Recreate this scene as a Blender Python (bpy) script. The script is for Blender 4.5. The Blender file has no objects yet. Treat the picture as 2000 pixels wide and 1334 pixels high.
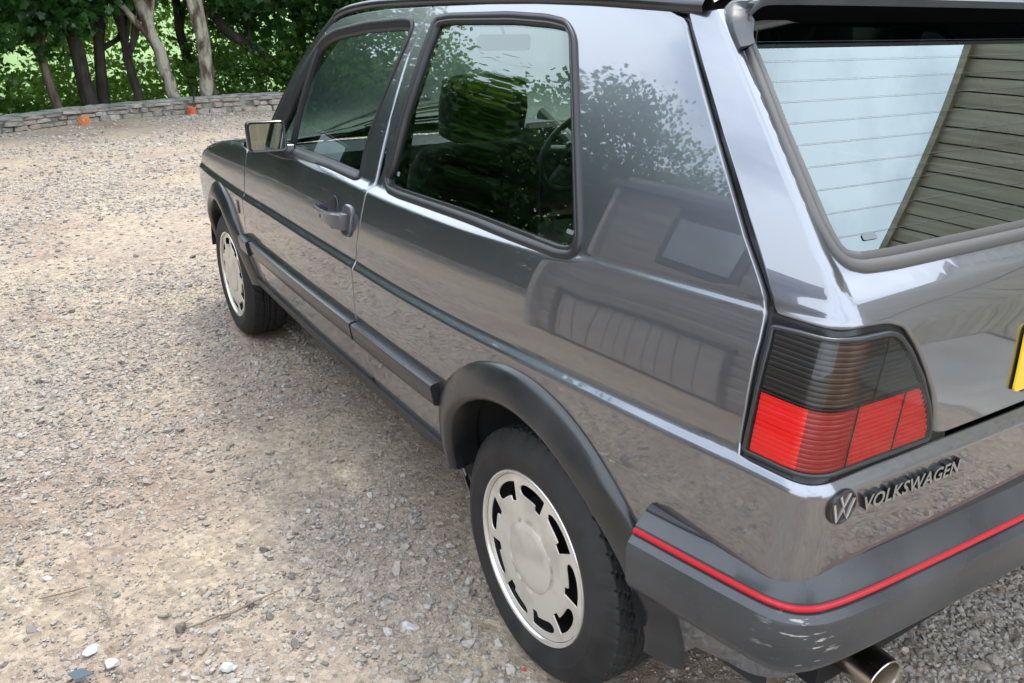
import bpy, math, random
import numpy as np
from mathutils import Vector, Matrix
from mathutils.geometry import delaunay_2d_cdt

random.seed(7)
RNG = np.random.default_rng(7)
SC = bpy.context.scene
COL = SC.collection

# ------------------------------------------------------------------ camera
cam_d = bpy.data.cameras.new('camera')
cam = bpy.data.objects.new('camera', cam_d)
COL.objects.link(cam)
SC.camera = cam
CAM = Vector((-1.198, 1.603, 1.359))
_yaw, _pitch, _roll = math.radians(-32.27), math.radians(-21.62), math.radians(0.18)
_f = Vector((math.cos(_pitch) * math.cos(_yaw), math.cos(_pitch) * math.sin(_yaw), math.sin(_pitch)))
_r = _f.cross(Vector((0, 0, 1))).normalized()
_u = _r.cross(_f)
_r2 = _r * math.cos(_roll) + _u * math.sin(_roll)
_u2 = _u * math.cos(_roll) - _r * math.sin(_roll)
cam.matrix_world = Matrix(((_r2.x, _u2.x, -_f.x, CAM.x), (_r2.y, _u2.y, -_f.y, CAM.y), (_r2.z, _u2.z, -_f.z, CAM.z), (0, 0, 0, 1)))
cam_d.sensor_width = 36
cam_d.lens = 36 * 1568.4 / 2000
cam_d.clip_start = 0.05
cam_d.clip_end = 2000

# ------------------------------------------------------------------ sky, sun, exposure
SUN_EL, SUN_AZ = math.radians(60), math.radians(-38)      # azimuth measured from +x (car's nose) towards +y (its left)
world = bpy.data.worlds.new('World')
SC.world = world
world.use_nodes = True
nt = world.node_tree
nt.nodes.clear()
def N(tree, t, **kw):
    n = tree.nodes.new(t)
    for k, v in kw.items():
        setattr(n, k, v)
    return n
out = N(nt, 'ShaderNodeOutputWorld'); bg = N(nt, 'ShaderNodeBackground')
sky = N(nt, 'ShaderNodeTexSky', sky_type='NISHITA', sun_disc=False, sun_elevation=SUN_EL, sun_rotation=math.pi / 2 - SUN_AZ,
        air_density=1.0, dust_density=1.6, ozone_density=1.0)
# broken cloud: white masses over the blue, all round the sky
tc = N(nt, 'ShaderNodeTexCoord'); mp = N(nt, 'ShaderNodeMapping')
mp.inputs['Scale'].default_value = (1.0, 1.0, 2.2)
nz = N(nt, 'ShaderNodeTexNoise'); nz.inputs['Scale'].default_value = 2.3; nz.inputs['Detail'].default_value = 7; nz.inputs['Roughness'].default_value = .55
rp = N(nt, 'ShaderNodeValToRGB'); rp.color_ramp.elements[0].position = .16; rp.color_ramp.elements[1].position = .50
nt.links.new(tc.outputs['Generated'], mp.inputs['Vector']); nt.links.new(mp.outputs[0], nz.inputs['Vector']); nt.links.new(nz.outputs['Fac'], rp.inputs['Fac'])
mx = N(nt, 'ShaderNodeMix', data_type='RGBA')
mx.inputs[7].default_value = (11.0, 12.2, 13.8, 1)
nt.links.new(rp.outputs['Color'], mx.inputs[0]); nt.links.new(sky.outputs[0], mx.inputs[6])
nt.links.new(mx.outputs[2], bg.inputs['Color']); nt.links.new(bg.outputs[0], out.inputs['Surface'])
bg.inputs['Strength'].default_value = 0.125

sun_d = bpy.data.lights.new('sun', 'SUN')
sun_d.energy = 1.5
sun_d.angle = math.radians(10)
sun_d.color = (1.0, .94, .84)
sun = bpy.data.objects.new('sun', sun_d)
COL.objects.link(sun)
_sd = Vector((math.cos(SUN_EL) * math.cos(SUN_AZ), math.cos(SUN_EL) * math.sin(SUN_AZ), math.sin(SUN_EL)))
sun.rotation_euler = _sd.to_track_quat('Z', 'Y').to_euler()
sun.location = (0, 0, 30)

SC.view_settings.view_transform = 'Standard'
SC.view_settings.look = 'None'
SC.view_settings.exposure = 0.90
SC.view_settings.gamma = 1
SC.view_settings.use_curve_mapping = False
SC.cycles.use_denoising = True
SC.cycles.max_bounces = 10
SC.cycles.transparent_max_bounces = 16
SC.cycles.sample_clamp_indirect = 6

# ------------------------------------------------------------------ materials
MATS = {}
def mat(name, color=(.5, .5, .5), rough=.5, metal=0, coat=0, spec=.5, **kw):
    if name in MATS:
        return MATS[name]
    m = bpy.data.materials.new(name); m.use_nodes = True
    b = m.node_tree.nodes['Principled BSDF']
    b.inputs['Base Color'].default_value = (*color, 1)
    b.inputs['Roughness'].default_value = rough
    b.inputs['Metallic'].default_value = metal
    b.inputs['Coat Weight'].default_value = coat
    b.inputs['Coat Roughness'].default_value = kw.get('coat_rough', .03)
    b.inputs['Specular IOR Level'].default_value = spec
    if 'sheen' in kw:
        b.inputs['Sheen Weight'].default_value = kw['sheen']
    MATS[name] = m
    return m
def bsdf(m): return m.node_tree.nodes['Principled BSDF']
def noise_color(m, c1, c2, scale, detail=4, lo=.35, hi=.65, vec='Object', rough=None, bump=None, bump_scale=None, stretch=None):
    """base colour from two tones through noise, optional roughness range and bump"""
    t = m.node_tree; b = bsdf(m)
    tc = N(t, 'ShaderNodeTexCoord'); src = tc.outputs[vec]
    if stretch:
        mp = N(t, 'ShaderNodeMapping'); mp.inputs['Scale'].default_value = stretch
        t.links.new(src, mp.inputs['Vector']); src = mp.outputs[0]
    nz = N(t, 'ShaderNodeTexNoise'); nz.inputs['Scale'].default_value = scale; nz.inputs['Detail'].default_value = detail
    t.links.new(src, nz.inputs['Vector'])
    rp = N(t, 'ShaderNodeValToRGB')
    rp.color_ramp.elements[0].position = lo; rp.color_ramp.elements[1].position = hi
    rp.color_ramp.elements[0].color = (*c1, 1); rp.color_ramp.elements[1].color = (*c2, 1)
    t.links.new(nz.outputs['Fac'], rp.inputs['Fac']); t.links.new(rp.outputs['Color'], b.inputs['Base Color'])
    if rough:
        mr = N(t, 'ShaderNodeMapRange'); mr.inputs[3].default_value = rough[0]; mr.inputs[4].default_value = rough[1]
        t.links.new(nz.outputs['Fac'], mr.inputs[0]); t.links.new(mr.outputs[0], b.inputs['Roughness'])
    if bump:
        n2 = N(t, 'ShaderNodeTexNoise'); n2.inputs['Scale'].default_value = bump_scale or scale * 4; n2.inputs['Detail'].default_value = 5
        t.links.new(src, n2.inputs['Vector'])
        bp = N(t, 'ShaderNodeBump'); bp.inputs['Strength'].default_value = bump[0]; bp.inputs['Distance'].default_value = bump[1]
        t.links.new(n2.outputs['Fac'], bp.inputs['Height']); t.links.new(bp.outputs[0], b.inputs['Normal'])
    return rp
def glass(name, tint, ior=1.5, rough=0.0, refl=(1, 1, 1)):
    m = bpy.data.materials.new(name); m.use_nodes = True; t = m.node_tree; t.nodes.clear()
    o = N(t, 'ShaderNodeOutputMaterial'); tr = N(t, 'ShaderNodeBsdfTransparent'); gl = N(t, 'ShaderNodeBsdfGlossy')
    fr = N(t, 'ShaderNodeFresnel'); fr.inputs['IOR'].default_value = ior; ms = N(t, 'ShaderNodeMixShader')
    tr.inputs['Color'].default_value = (*tint, 1); gl.inputs['Roughness'].default_value = rough
    gl.inputs['Color'].default_value = (*refl, 1)
    t.links.new(fr.outputs[0], ms.inputs[0]); t.links.new(tr.outputs[0], ms.inputs[1]); t.links.new(gl.outputs[0], ms.inputs[2])
    t.links.new(ms.outputs[0], o.inputs['Surface'])
    MATS[name] = m
    return m

# ------------------------------------------------------------------ object helpers
def tag(o, label=None, cat=None, group=None, kind=None):
    if label: o['label'] = label
    if cat: o['category'] = cat
    if group: o['group'] = group
    if kind: o['kind'] = kind
    return o
def empty(name, loc=(0, 0, 0), rz=0):
    o = bpy.data.objects.new(name, None); COL.objects.link(o); o.location = loc; o.rotation_euler = (0, 0, rz)
    o.empty_display_size = .1
    return o
def link(name, me, m, parent=None, loc=None):
    o = bpy.data.objects.new(name, me); COL.objects.link(o)
    if m is not None and not me.materials:
        me.materials.append(m)
    if parent is not None: o.parent = parent
    if loc is not None: o.location = loc
    return o
def mesh(name, V, Fc, smooth=True, normals=None):
    me = bpy.data.meshes.new(name)
    me.from_pydata([tuple(map(float, v)) for v in V], [], [tuple(map(int, f)) for f in Fc])
    if smooth:
        me.polygons.foreach_set('use_smooth', np.ones(len(me.polygons), bool))
    me.update()
    if normals is not None:
        me.normals_split_custom_set_from_vertices([tuple(map(float, n)) for n in normals])
    return me
def build(name, V, Fc, m, parent=None, smooth=True, normals=None, loc=None):
    return link(name, mesh(name, V, Fc, smooth, normals), m, parent, loc)
def auto(o, deg=35):
    """sharp edges above an angle, smooth elsewhere"""
    me = o.data
    me.polygons.foreach_set('use_smooth', np.ones(len(me.polygons), bool))
    me.set_sharp_from_angle(angle=math.radians(deg))
    return o
def mirror(o, parent=None, name=None):
    """a copy of a part, and its sub-parts, on the other side of the car"""
    def mir_mesh(me):
        n = me.copy()
        co = np.empty(len(me.vertices) * 3); me.vertices.foreach_get('co', co); co = co.reshape(-1, 3); co[:, 1] *= -1
        nor = None
        if me.has_custom_normals:
            nor = np.empty(len(me.loops) * 3, np.float32); me.corner_normals.foreach_get('vector', nor); nor = nor.reshape(-1, 3)
            vn = np.zeros((len(me.vertices), 3)); li = np.empty(len(me.loops), np.int32); me.loops.foreach_get('vertex_index', li)
            vn[li] = nor; vn[:, 1] *= -1
        n.vertices.foreach_set('co', co.ravel()); n.flip_normals(); n.update()
        if nor is not None:
            n.normals_split_custom_set_from_vertices([tuple(map(float, q)) for q in vn])
        return n
    c = o.copy(); COL.objects.link(c)
    if o.data: c.data = mir_mesh(o.data)
    c.location.y *= -1
    c.parent = parent or o.parent
    for ch in list(o.children):
        mirror(ch, c)
    return c
class MB:
    """collects boxes, tubes and lathes into one mesh"""
    def __init__(s): s.V = []; s.F = []
    def add(s, V, Fc):
        k = len(s.V); s.V += [tuple(v) for v in V]; s.F += [tuple(i + k for i in f) for f in Fc]; return s
    def box(s, c, d, rot=None, taper=1.0, bev=0):
        x, y, z = (q / 2 for q in d)
        if bev:
            return s.bbox(c, d, bev, rot)
        V = [Vector((a * x, b * y, e * z)) for e in (-1, 1) for b in (-1, 1) for a in (-1, 1)]
        V = [Vector((v.x * (taper if v.z > 0 else 1), v.y * (taper if v.z > 0 else 1), v.z)) for v in V]
        if rot is not None: V = [rot @ v for v in V]
        return s.add([v + Vector(c) for v in V], [(0, 2, 3, 1), (4, 5, 7, 6), (0, 1, 5, 4), (2, 6, 7, 3), (0, 4, 6, 2), (1, 3, 7, 5)])
    def bbox(s, c, d, b, rot=None):
        """box with chamfered edges"""
        V = []; x, y, z = (q / 2 for q in d); idx = {}
        for sx in (-1, 1):
            for sy in (-1, 1):
                for sz in (-1, 1):
                    for ax in range(3):
                        p = Vector((sx * (x - (0 if ax == 0 else b)), sy * (y - (0 if ax == 1 else b)), sz * (z - (0 if ax == 2 else b))))
                        idx[sx, sy, sz, ax] = len(V); V.append(rot @ p if rot is not None else p)
        Fc = []
        for ax in range(3):
            o = [a for a in range(3) if a != ax]
            for sg in (-1, 1):
                q = []
                for (u, w) in ((-1, -1), (1, -1), (1, 1), (-1, 1)):
                    k = [0, 0, 0]; k[ax] = sg; k[o[0]] = u; k[o[1]] = w; q.append(idx[k[0], k[1], k[2], ax])
                n = (Vector(V[q[1]]) - Vector(V[q[0]])).cross(Vector(V[q[2]]) - Vector(V[q[0]]))
                ce = sum((Vector(V[i]) for i in q), Vector()) / 4
                Fc.append(tuple(q) if n.dot(ce) > 0 else tuple(reversed(q)))
        for ax in range(3):
            o = [a for a in range(3) if a != ax]
            for u in (-1, 1):
                for w in (-1, 1):
                    q = []
                    for sg in (-1, 1):
                        k = [0, 0, 0]; k[ax] = sg; k[o[0]] = u; k[o[1]] = w
                        q.append((idx[k[0], k[1], k[2], o[0]], idx[k[0], k[1], k[2], o[1]]))
                    f = [q[0][0], q[1][0], q[1][1], q[0][1]]
                    n = (Vector(V[f[1]]) - Vector(V[f[0]])).cross(Vector(V[f[2]]) - Vector(V[f[0]]))
                    ce = sum((Vector(V[i]) for i in f), Vector()) / 4
                    Fc.append(tuple(f) if n.dot(ce) > 0 else tuple(reversed(f)))
        for sx in (-1, 1):
            for sy in (-1, 1):
                for sz in (-1, 1):
                    f = [idx[sx, sy, sz, 0], idx[sx, sy, sz, 1], idx[sx, sy, sz, 2]]
                    Fc.append(tuple(f) if sx * sy * sz > 0 else tuple(reversed(f)))
        return s.add([v + Vector(c) for v in V], Fc)
    def tube(s, pts, r, n=8, cap=True, flat=None):
        pts = [Vector(p) for p in pts]; k = len(pts); rs = r if hasattr(r, '__len__') else [r] * k
        base = len(s.V); up = None
        for i, p in enumerate(pts):
            t = (pts[min(i + 1, k - 1)] - pts[max(i - 1, 0)]).normalized()
            if up is None:
                up = Vector((0, 0, 1)) if abs(t.z) < .9 else Vector((1, 0, 0))
            a = t.cross(up).normalized(); b = a.cross(t).normalized(); up = b
            for j in range(n):
                an = 2 * math.pi * j / n
                s.V.append(tuple(p + rs[i] * (math.cos(an) * a + math.sin(an) * b * (flat or 1))))
        for i in range(k - 1):
            for j in range(n):
                s.F.append((base + i * n + j, base + i * n + (j + 1) % n, base + (i + 1) * n + (j + 1) % n, base + (i + 1) * n + j))
        if cap:
            s.F.append(tuple(base + j for j in reversed(range(n)))); s.F.append(tuple(base + (k - 1) * n + j for j in range(n)))
        return s
    def lathe(s, prof, n=48, axis='y', c=(0, 0, 0), cap=False):
        """prof: (radius, offset along the axis)"""
        base = len(s.V); k = len(prof)
        for (r, h) in prof:
            for j in range(n):
                a = 2 * math.pi * j / n; u, w = r * math.cos(a), r * math.sin(a)
                v = {'y': (u, h, w), 'x': (h, u, w), 'z': (u, w, h)}[axis]
                s.V.append((v[0] + c[0], v[1] + c[1], v[2] + c[2]))
        for i in range(k - 1):
            for j in range(n):
                q = (base + i * n + j, base + i * n + (j + 1) % n, base + (i + 1) * n + (j + 1) % n, base + (i + 1) * n + j)
                s.F.append(q)
        if cap:
            s.F.append(tuple(base + j for j in range(n))); s.F.append(tuple(base + (k - 1) * n + j for j in reversed(range(n))))
        return s
    def obj(s, name, m, parent=None, deg=35, loc=None):
        o = build(name, s.V, s.F, m, parent, loc=loc)
        return auto(o, deg)
def fix_normals(o):
    """consistent outward faces"""
    import bmesh
    bm = bmesh.new(); bm.from_mesh(o.data); bmesh.ops.recalc_face_normals(bm, faces=bm.faces); bm.to_mesh(o.data); bm.free(); return o

# ------------------------------------------------------------------ car materials
PAINT = mat('metallic_grey_paint', (.160, .170, .196), .35, .93, coat=1.0, coat_rough=.015)
bsdf(PAINT).inputs['Coat IOR'].default_value = 2.2
def _flakes(m):
    t = m.node_tree; b = bsdf(m); tc = N(t, 'ShaderNodeTexCoord')
    vo = N(t, 'ShaderNodeTexNoise'); vo.inputs['Scale'].default_value = 3.0; vo.inputs['Detail'].default_value = 6
    t.links.new(tc.outputs['Object'], vo.inputs['Vector'])
    mr = N(t, 'ShaderNodeMapRange'); mr.inputs[1].default_value = .35; mr.inputs[2].default_value = .75; mr.inputs[3].default_value = .012; mr.inputs[4].default_value = .045
    t.links.new(vo.outputs['Fac'], mr.inputs[0]); t.links.new(mr.outputs[0], b.inputs['Coat Roughness'])   # faint haze of dust on the lacquer
    n2 = N(t, 'ShaderNodeTexNoise'); n2.inputs['Scale'].default_value = 5; n2.inputs['Detail'].default_value = 1
    t.links.new(tc.outputs['Object'], n2.inputs['Vector'])
    bp = N(t, 'ShaderNodeBump'); bp.inputs['Strength'].default_value = .10; bp.inputs['Distance'].default_value = .004
    t.links.new(n2.outputs['Fac'], bp.inputs['Height']); t.links.new(bp.outputs[0], b.inputs['Coat Normal'])
_flakes(PAINT)
TRIM = mat('black_plastic_trim', (.030, .031, .034), .36, 0, spec=.55)
noise_color(TRIM, (.015, .016, .018), (.032, .033, .036), 7, 5, .3, .75, rough=(.13, .27), bump=(.05, .001), bump_scale=600)
SATIN = mat('satin_black_arch', (.022, .024, .026), .27, 0, coat=.4, coat_rough=.18)
noise_color(SATIN, (.012, .013, .015), (.030, .031, .032), 9, 7, .35, .75, rough=(.20, .42))
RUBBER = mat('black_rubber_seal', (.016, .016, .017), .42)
DARK = mat('dark_cavity', (.006, .006, .007), .8)
GLASS = glass('tinted_window_glass', (.80, .90, .86), 2.1, refl=(.9, 1, .98))
GLASS_REAR = glass('rear_window_glass', (.42, .54, .50), 2.8, refl=(.88, 1, 1))
CHROME = mat('worn_steel', (.55, .5, .43), .16, 1)
RED = mat('red_stripe', (.44, .010, .020), .4, coat=.2)
TYRE = mat('tyre_rubber', (.022, .022, .023), .68)
noise_color(TYRE, (.010, .010, .011), (.026, .025, .024), 14, 6, .35, .75, rough=(.55, .8), bump=(.15, .002), bump_scale=60)
ALLOY = mat('pale_alloy_paint', (.60, .56, .49), .34, .35, coat=.3)
noise_color(ALLOY, (.40, .365, .31), (.63, .59, .52), 11, 8, .22, .55, rough=(.28, .45))
ALLOY_LIP = mat('bright_alloy_lip', (.74, .71, .66), .24, .7)
CLOTH = mat('charcoal_seat_cloth', (.020, .022, .022), .9, sheen=.3)
DASH = mat('grey_dashboard_plastic', (.13, .145, .145), .5)
LINING = mat('pale_headlining', (.42, .41, .38), .9)


# ------------------------------------------------------------------ the car's body as one analytic skin (x forward, y left, z up, rear axle at x = 0)
def pch(xs, ys):
    xs = np.array(xs, float); ys = np.array(ys, float)
    h = np.diff(xs); d = np.diff(ys) / h
    m = np.zeros(len(xs)); m[0] = d[0]; m[-1] = d[-1]
    for i in range(1, len(xs) - 1):
        if d[i - 1] * d[i] > 0:
            w1 = 2 * h[i] + h[i - 1]; w2 = h[i] + 2 * h[i - 1]
            m[i] = (w1 + w2) / (w1 / d[i - 1] + w2 / d[i])
    def f(x):
        x = np.clip(np.asarray(x, float), xs[0], xs[-1])
        i = np.clip(np.searchsorted(xs, x) - 1, 0, len(h) - 1)
        t = (x - xs[i]) / h[i]; t2 = t * t; t3 = t2 * t
        return (2 * t3 - 3 * t2 + 1) * ys[i] + (t3 - 2 * t2 + t) * h[i] * m[i] + (-2 * t3 + 3 * t2) * ys[i + 1] + (t3 - t2) * h[i] * m[i + 1]
    return f
def sstep(a, b, x):
    t = np.clip((np.asarray(x, float) - a) / (b - a), 0, 1); return t * t * (3 - 2 * t)
Bf=pch([-0.78,-0.5,-0.2,0.2,0.7,1.2,1.8,2.3,2.8,3.25],[.764,.794,.814,.828,.835,.836,.829,.813,.788,.748])
zs_b=pch([-.75,-.57,-.4,-.2,0,.3,.6,1.1,1.6,2.1,3.3],[.769,.769,.763,.756,.747,.733,.727,.726,.723,.712,.690])
zb=pch([-.75,-.5,-.3,-.16,-.06,.1,.35,.7,1.1,1.5,2.1,2.4,2.73,2.95,3.2],[.996,.989,.982,.975,.955,.950,.942,.936,.942,.944,.905,.88,.836,.79,.70])
LH=.018; LD=.0138
dl=pch([-.78,-.5,-.2,.1,.45,3.3],[.037,.0325,.0265,.012,0,0])
def sec(x,z):
    zl=zs_b(x); zt=zl+LH; b=zb(x)
    t=np.maximum(0,zl-.10-z)
    lo=np.where(t<.13,-.9*t*t,-.0152-.234*(t-.13))
    led=-LD*np.clip((z-zl)/LH,0,1)
    h=b-zt; u=np.clip((z-zt)/h,0,1)
    up=-(.05*h*u+.125*h*u*u)
    low=lo+led+up
    g=np.maximum(0,z-.954)
    hi=-.0725+dl(x)-(.27*g+.5*.18/.43*g*g)      # glasshouse: nearly straight in plan, leaning in
    sh=np.clip((z-b)/(.018-.012*sstep(-.07,-.17,x)),0,1)
    gb=b+.018-.954; hb=-.0725+dl(x)-(.27*gb+.21*gb*gb); lb=-LD-.175*h
    low=low-np.maximum(0,lb-hb-.0065)*sstep(-.07,-.17,x)*u*u     # behind the window the side leans in and only a fine crease is left
    return low*(1-sh)+np.minimum(hi,low-.0045)*sh
def ys(x,z):
    z=np.asarray(z,float); r=0
    for d in (-.004,-.002,0,.002,.004): r=r+sec(x,z+d)
    return Bf(x)+r/5
_xe=[(.15,-.50),(.30,-.57),(.45,-.61),(.60,-.634),(.70,-.641),(.769,-.643),(.787,-.628),(.85,-.628),(.95,-.624),(.985,-.619),(1.008,-.606),(1.03,-.586),(1.10,-.517),(1.20,-.413),(1.35,-.245),(1.45,-.130)]
_xz=np.array([a for a,b in _xe]); _xx=np.array([b for a,b in _xe])
def xe(z):
    z=np.asarray(z,float); r=0
    for d in (-.006,-.003,0,.003,.006):
        w=z+d; r=r+np.where(w<1.03,np.interp(w,_xz,_xx),-.586+.985*(w-1.03)+.22*(w-1.03)**2)
    return r/5
def xr(y,z): return xe(z)-.022*(1-(np.asarray(y)/.74)**2)
def frad(z): return np.interp(z,[.3,.7,.78,.96,1.0,1.04,1.3],[.07,.055,.045,.045,.038,.010,.008])
def gapline(z): return np.interp(z,[.98,1.076,1.181,1.286,1.39],[-.1135,-.1055,-.092,-.079,-.068])
def P(s,z):
    """body surface round the rear left corner: s<0 along the side, s>0 across the tail"""
    s=np.asarray(s,float); z=np.asarray(z,float); s,z=np.broadcast_arrays(s,z)
    r=frad(z)
    yc=.76+0*z
    for i in range(3):
        xc=xr(yc,z); yc=ys(xc,z)
    x1=xc-np.minimum(s,-r); sg=gapline(z); tf=np.clip((s-sg)/-sg,0,1); y1=ys(x1,z)+(.002-.012*tf)*sstep(sg-.006,sg+.002,s)*sstep(.985,1.02,z)   # the tailgate's flank turns in towards the tail
    yq=yc-.010*sstep(.985,1.02,z); y2=yq-np.maximum(s,r); x2=xr(y2,z)+.015*np.clip((s-.009)/.022,0,1)*sstep(1.018,1.048,z)*sstep(1.40,1.36,z)   # the dished rear window surround
    xa=xc+r; ta=(-r-sg)/-sg; ya=ys(xa,z)+(.002-.012*ta)*sstep(.985,1.02,z); yc=yc-.010*sstep(.985,1.02,z); yb2=yc-r; xb2=xr(yb2,z)
    t=np.clip((s+r)/(2*r),0,1)
    bx=(1-t)**2*xa+2*t*(1-t)*xc+t*t*xb2; by=(1-t)**2*ya+2*t*(1-t)*yc+t*t*yb2
    X=np.where(s<-r,x1,np.where(s>r,x2,bx)); Y=np.where(s<-r,y1,np.where(s>r,y2,by))
    return np.stack([X,Y,z+0*X],-1)
def S(x,z):
    x=np.asarray(x,float); z=np.asarray(z,float); x,z=np.broadcast_arrays(x,z)
    return np.stack([x,ys(x,z),z],-1)
def nrm(F,a,b,h=.0015):
    n=np.cross(F(a+h,b)-F(a-h,b),F(a,b+h)-F(a,b-h)); 
    return n/np.linalg.norm(n,axis=-1,keepdims=True)
def corner(z):
    z = np.asarray(z, float); yc = .76 + 0 * z
    for i in range(3):
        xc = xr(yc, z); yc = ys(xc, z)
    return xc, yc - .010 * sstep(.985, 1.02, z)
def PY(a, z):
    """the tail measured from the centre line: a = y across the tail, running on round the corner"""
    a = np.asarray(a, float); z = np.asarray(z, float); a, z = np.broadcast_arrays(a, z)
    X = P(corner(z)[1] - np.abs(a), z); X[..., 1] *= np.where(a < 0, -1, 1)
    return X
def sx(x, z): return float(corner(z)[0] - x)
CENT = np.array([1.2, 0, .8])
def normal(F, a, b, h=.0012):
    n = np.cross(F(a + h, b) - F(a - h, b), F(a, b + h) - F(a, b - h))
    n = n / np.maximum(np.linalg.norm(n, axis=-1, keepdims=True), 1e-12)
    X = F(a, b)
    return X, n * np.where(((X - CENT) * n).sum(-1, keepdims=True) < 0, -1, 1)
def resample(pts, step, closed=True):
    p = np.array(pts, float)
    if closed: p = np.vstack([p, p[:1]])
    d = np.hypot(*np.diff(p, axis=0).T); out = []
    for i in range(len(d)):
        n = max(1, int(round(d[i] / step)))
        for k in range(n): out.append(p[i] + (p[i + 1] - p[i]) * k / n)
    if not closed: out.append(p[-1])
    return np.array(out)
def fillet(pts, r, n=5):
    """round the corners of a closed outline; r one radius or one per corner"""
    p = [np.array(q[:2], float) for q in pts]; k = len(p); out = []
    rs = r if hasattr(r, '__len__') else [r] * k
    for i in range(k):
        a, b, c = p[i - 1], p[i], p[(i + 1) % k]
        u = a - b; w = c - b; lu = np.hypot(*u); lw = np.hypot(*w); d = min(rs[i], .48 * lu, .48 * lw)
        if d < 1e-4: out.append(b); continue
        A = b + u / lu * d; C = b + w / lw * d
        for j in range(n + 1):
            t = j / n; out.append((1 - t) ** 2 * A + 2 * t * (1 - t) * b + t * t * C)
    return np.array(out)
def area2(p): return float(np.sum(p[:, 0] * np.roll(p[:, 1], -1) - np.roll(p[:, 0], -1) * p[:, 1]))
def ccw(p): return p if area2(p) > 0 else p[::-1]
def inward(p, closed=True):
    """unit vectors to the left of the path (inside of a counter-clockwise outline)"""
    if closed: a = np.roll(p, 1, 0); b = np.roll(p, -1, 0)
    else: a = np.vstack([p[:1], p[:-1]]); b = np.vstack([p[1:], p[-1:]])
    t = b - a; t = t / np.maximum(np.hypot(t[:, 0], t[:, 1])[:, None], 1e-9)
    return np.stack([-t[:, 1], t[:, 0]], -1)
def inside(poly, q):
    x, y = q[:, 0][:, None], q[:, 1][:, None]
    a = poly; b = np.roll(poly, -1, 0)
    c = ((a[:, 1] > y) != (b[:, 1] > y)) & (x < (b[:, 0] - a[:, 0]) * (y - a[:, 1]) / (b[:, 1] - a[:, 1] + 1e-15) + a[:, 0])
    return (c.sum(1) % 2) == 1
def panel(name, F, outer, holes, m, parent, extra=None, res=.028, rows=None, cols=None, edge=.003, depth=.012, off=0., step=.014, wall=True):
    """a sheet on the skin F cut to an outline with holes: grid inside, rounded rim, returned edge"""
    loops = [ccw(resample(outer, step))] + [ccw(resample(h, step))[::-1] for h in holes]
    inn = [inward(l) for l in loops]
    ring = [l + edge * n for l, n in zip(loops, inn)]
    lo = loops[0].min(0); hi = loops[0].max(0)
    if cols is None: cols = np.arange(lo[0] + res / 2, hi[0], res)
    pts = []
    for c in cols:
        zz = rows(c) if rows else np.arange(lo[1] + res / 2, hi[1], res)
        pts += [(c, z) for z in zz]
    if extra is not None: pts += list(extra)
    pts = np.array(pts); keep = inside(ring[0], pts)
    for h in ring[1:]: keep &= ~inside(h, pts)
    pts = pts[keep]
    rp_ = np.vstack(ring)
    if len(pts):
        d = np.array([np.min(np.hypot(rp_[:, 0] - q[0], rp_[:, 1] - q[1])) for q in pts])
        pts = pts[d > .0035]
    allp = np.vstack([rp_, pts]); ed = []; k = 0
    for l in ring:
        n = len(l); ed += [(k + i, k + (i + 1) % n) for i in range(n)]; k += n
    v, e, f, ov, oe, of = delaunay_2d_cdt([Vector(q) for q in allp], ed, [], 0, 1e-7, True)
    v = np.array([tuple(q) for q in v]); f = np.array([t for t in f if len(t) == 3])
    c = v[f].mean(1); kp = inside(ring[0], c)
    for h in ring[1:]: kp &= ~inside(h, c)
    f = f[kp]
    X, n = normal(F, v[:, 0], v[:, 1]); V = list(X + off * n); NN = list(n)
    fl = []
    for t in f:
        a, b, cc = X[t[0]], X[t[1]], X[t[2]]
        fl.append(tuple(t) if np.cross(b - a, cc - a) @ n[t].sum(0) > 0 else (t[0], t[2], t[1]))
    remap = {}
    for i, ids in enumerate(ov):
        for j in ids: remap[j] = i
    k = 0
    for l, i_n, r in zip(loops, inn, ring):
        m_ = len(l); X0, n0 = normal(F, l[:, 0], l[:, 1]); X1 = F(l[:, 0] - .002 * i_n[:, 0], l[:, 1] - .002 * i_n[:, 1]) - X0
        t0 = X1 / np.maximum(np.linalg.norm(X1, axis=1, keepdims=True), 1e-9)
        b0 = len(V)
        V += list(X0 + (off - edge * .8) * n0); q = n0 + 1.2 * t0; NN += list(q / np.linalg.norm(q, axis=1, keepdims=True))
        if wall:
            V += list(X0 + (off - depth) * n0); NN += list(t0)
        for i in range(m_):
            j = (i + 1) % m_; A, B_ = remap[k + i], remap[k + j]
            qd = [A, B_, b0 + j, b0 + i]
            a, b, cc = V[qd[0]], V[qd[1]], V[qd[2]]
            flip = np.cross(b - a, cc - a) @ n0[i] < 0
            fl.append(tuple(reversed(qd)) if flip else tuple(qd))
            if wall:
                qd = [b0 + i, b0 + j, b0 + m_ + j, b0 + m_ + i]
                a, b, cc = V[qd[0]], V[qd[1]], V[qd[2]]
                fl.append(tuple(reversed(qd)) if np.cross(b - a, cc - a) @ t0[i] < 0 else tuple(qd))
        k += m_
    return build(name, V, fl, m, parent, normals=NN)
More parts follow.
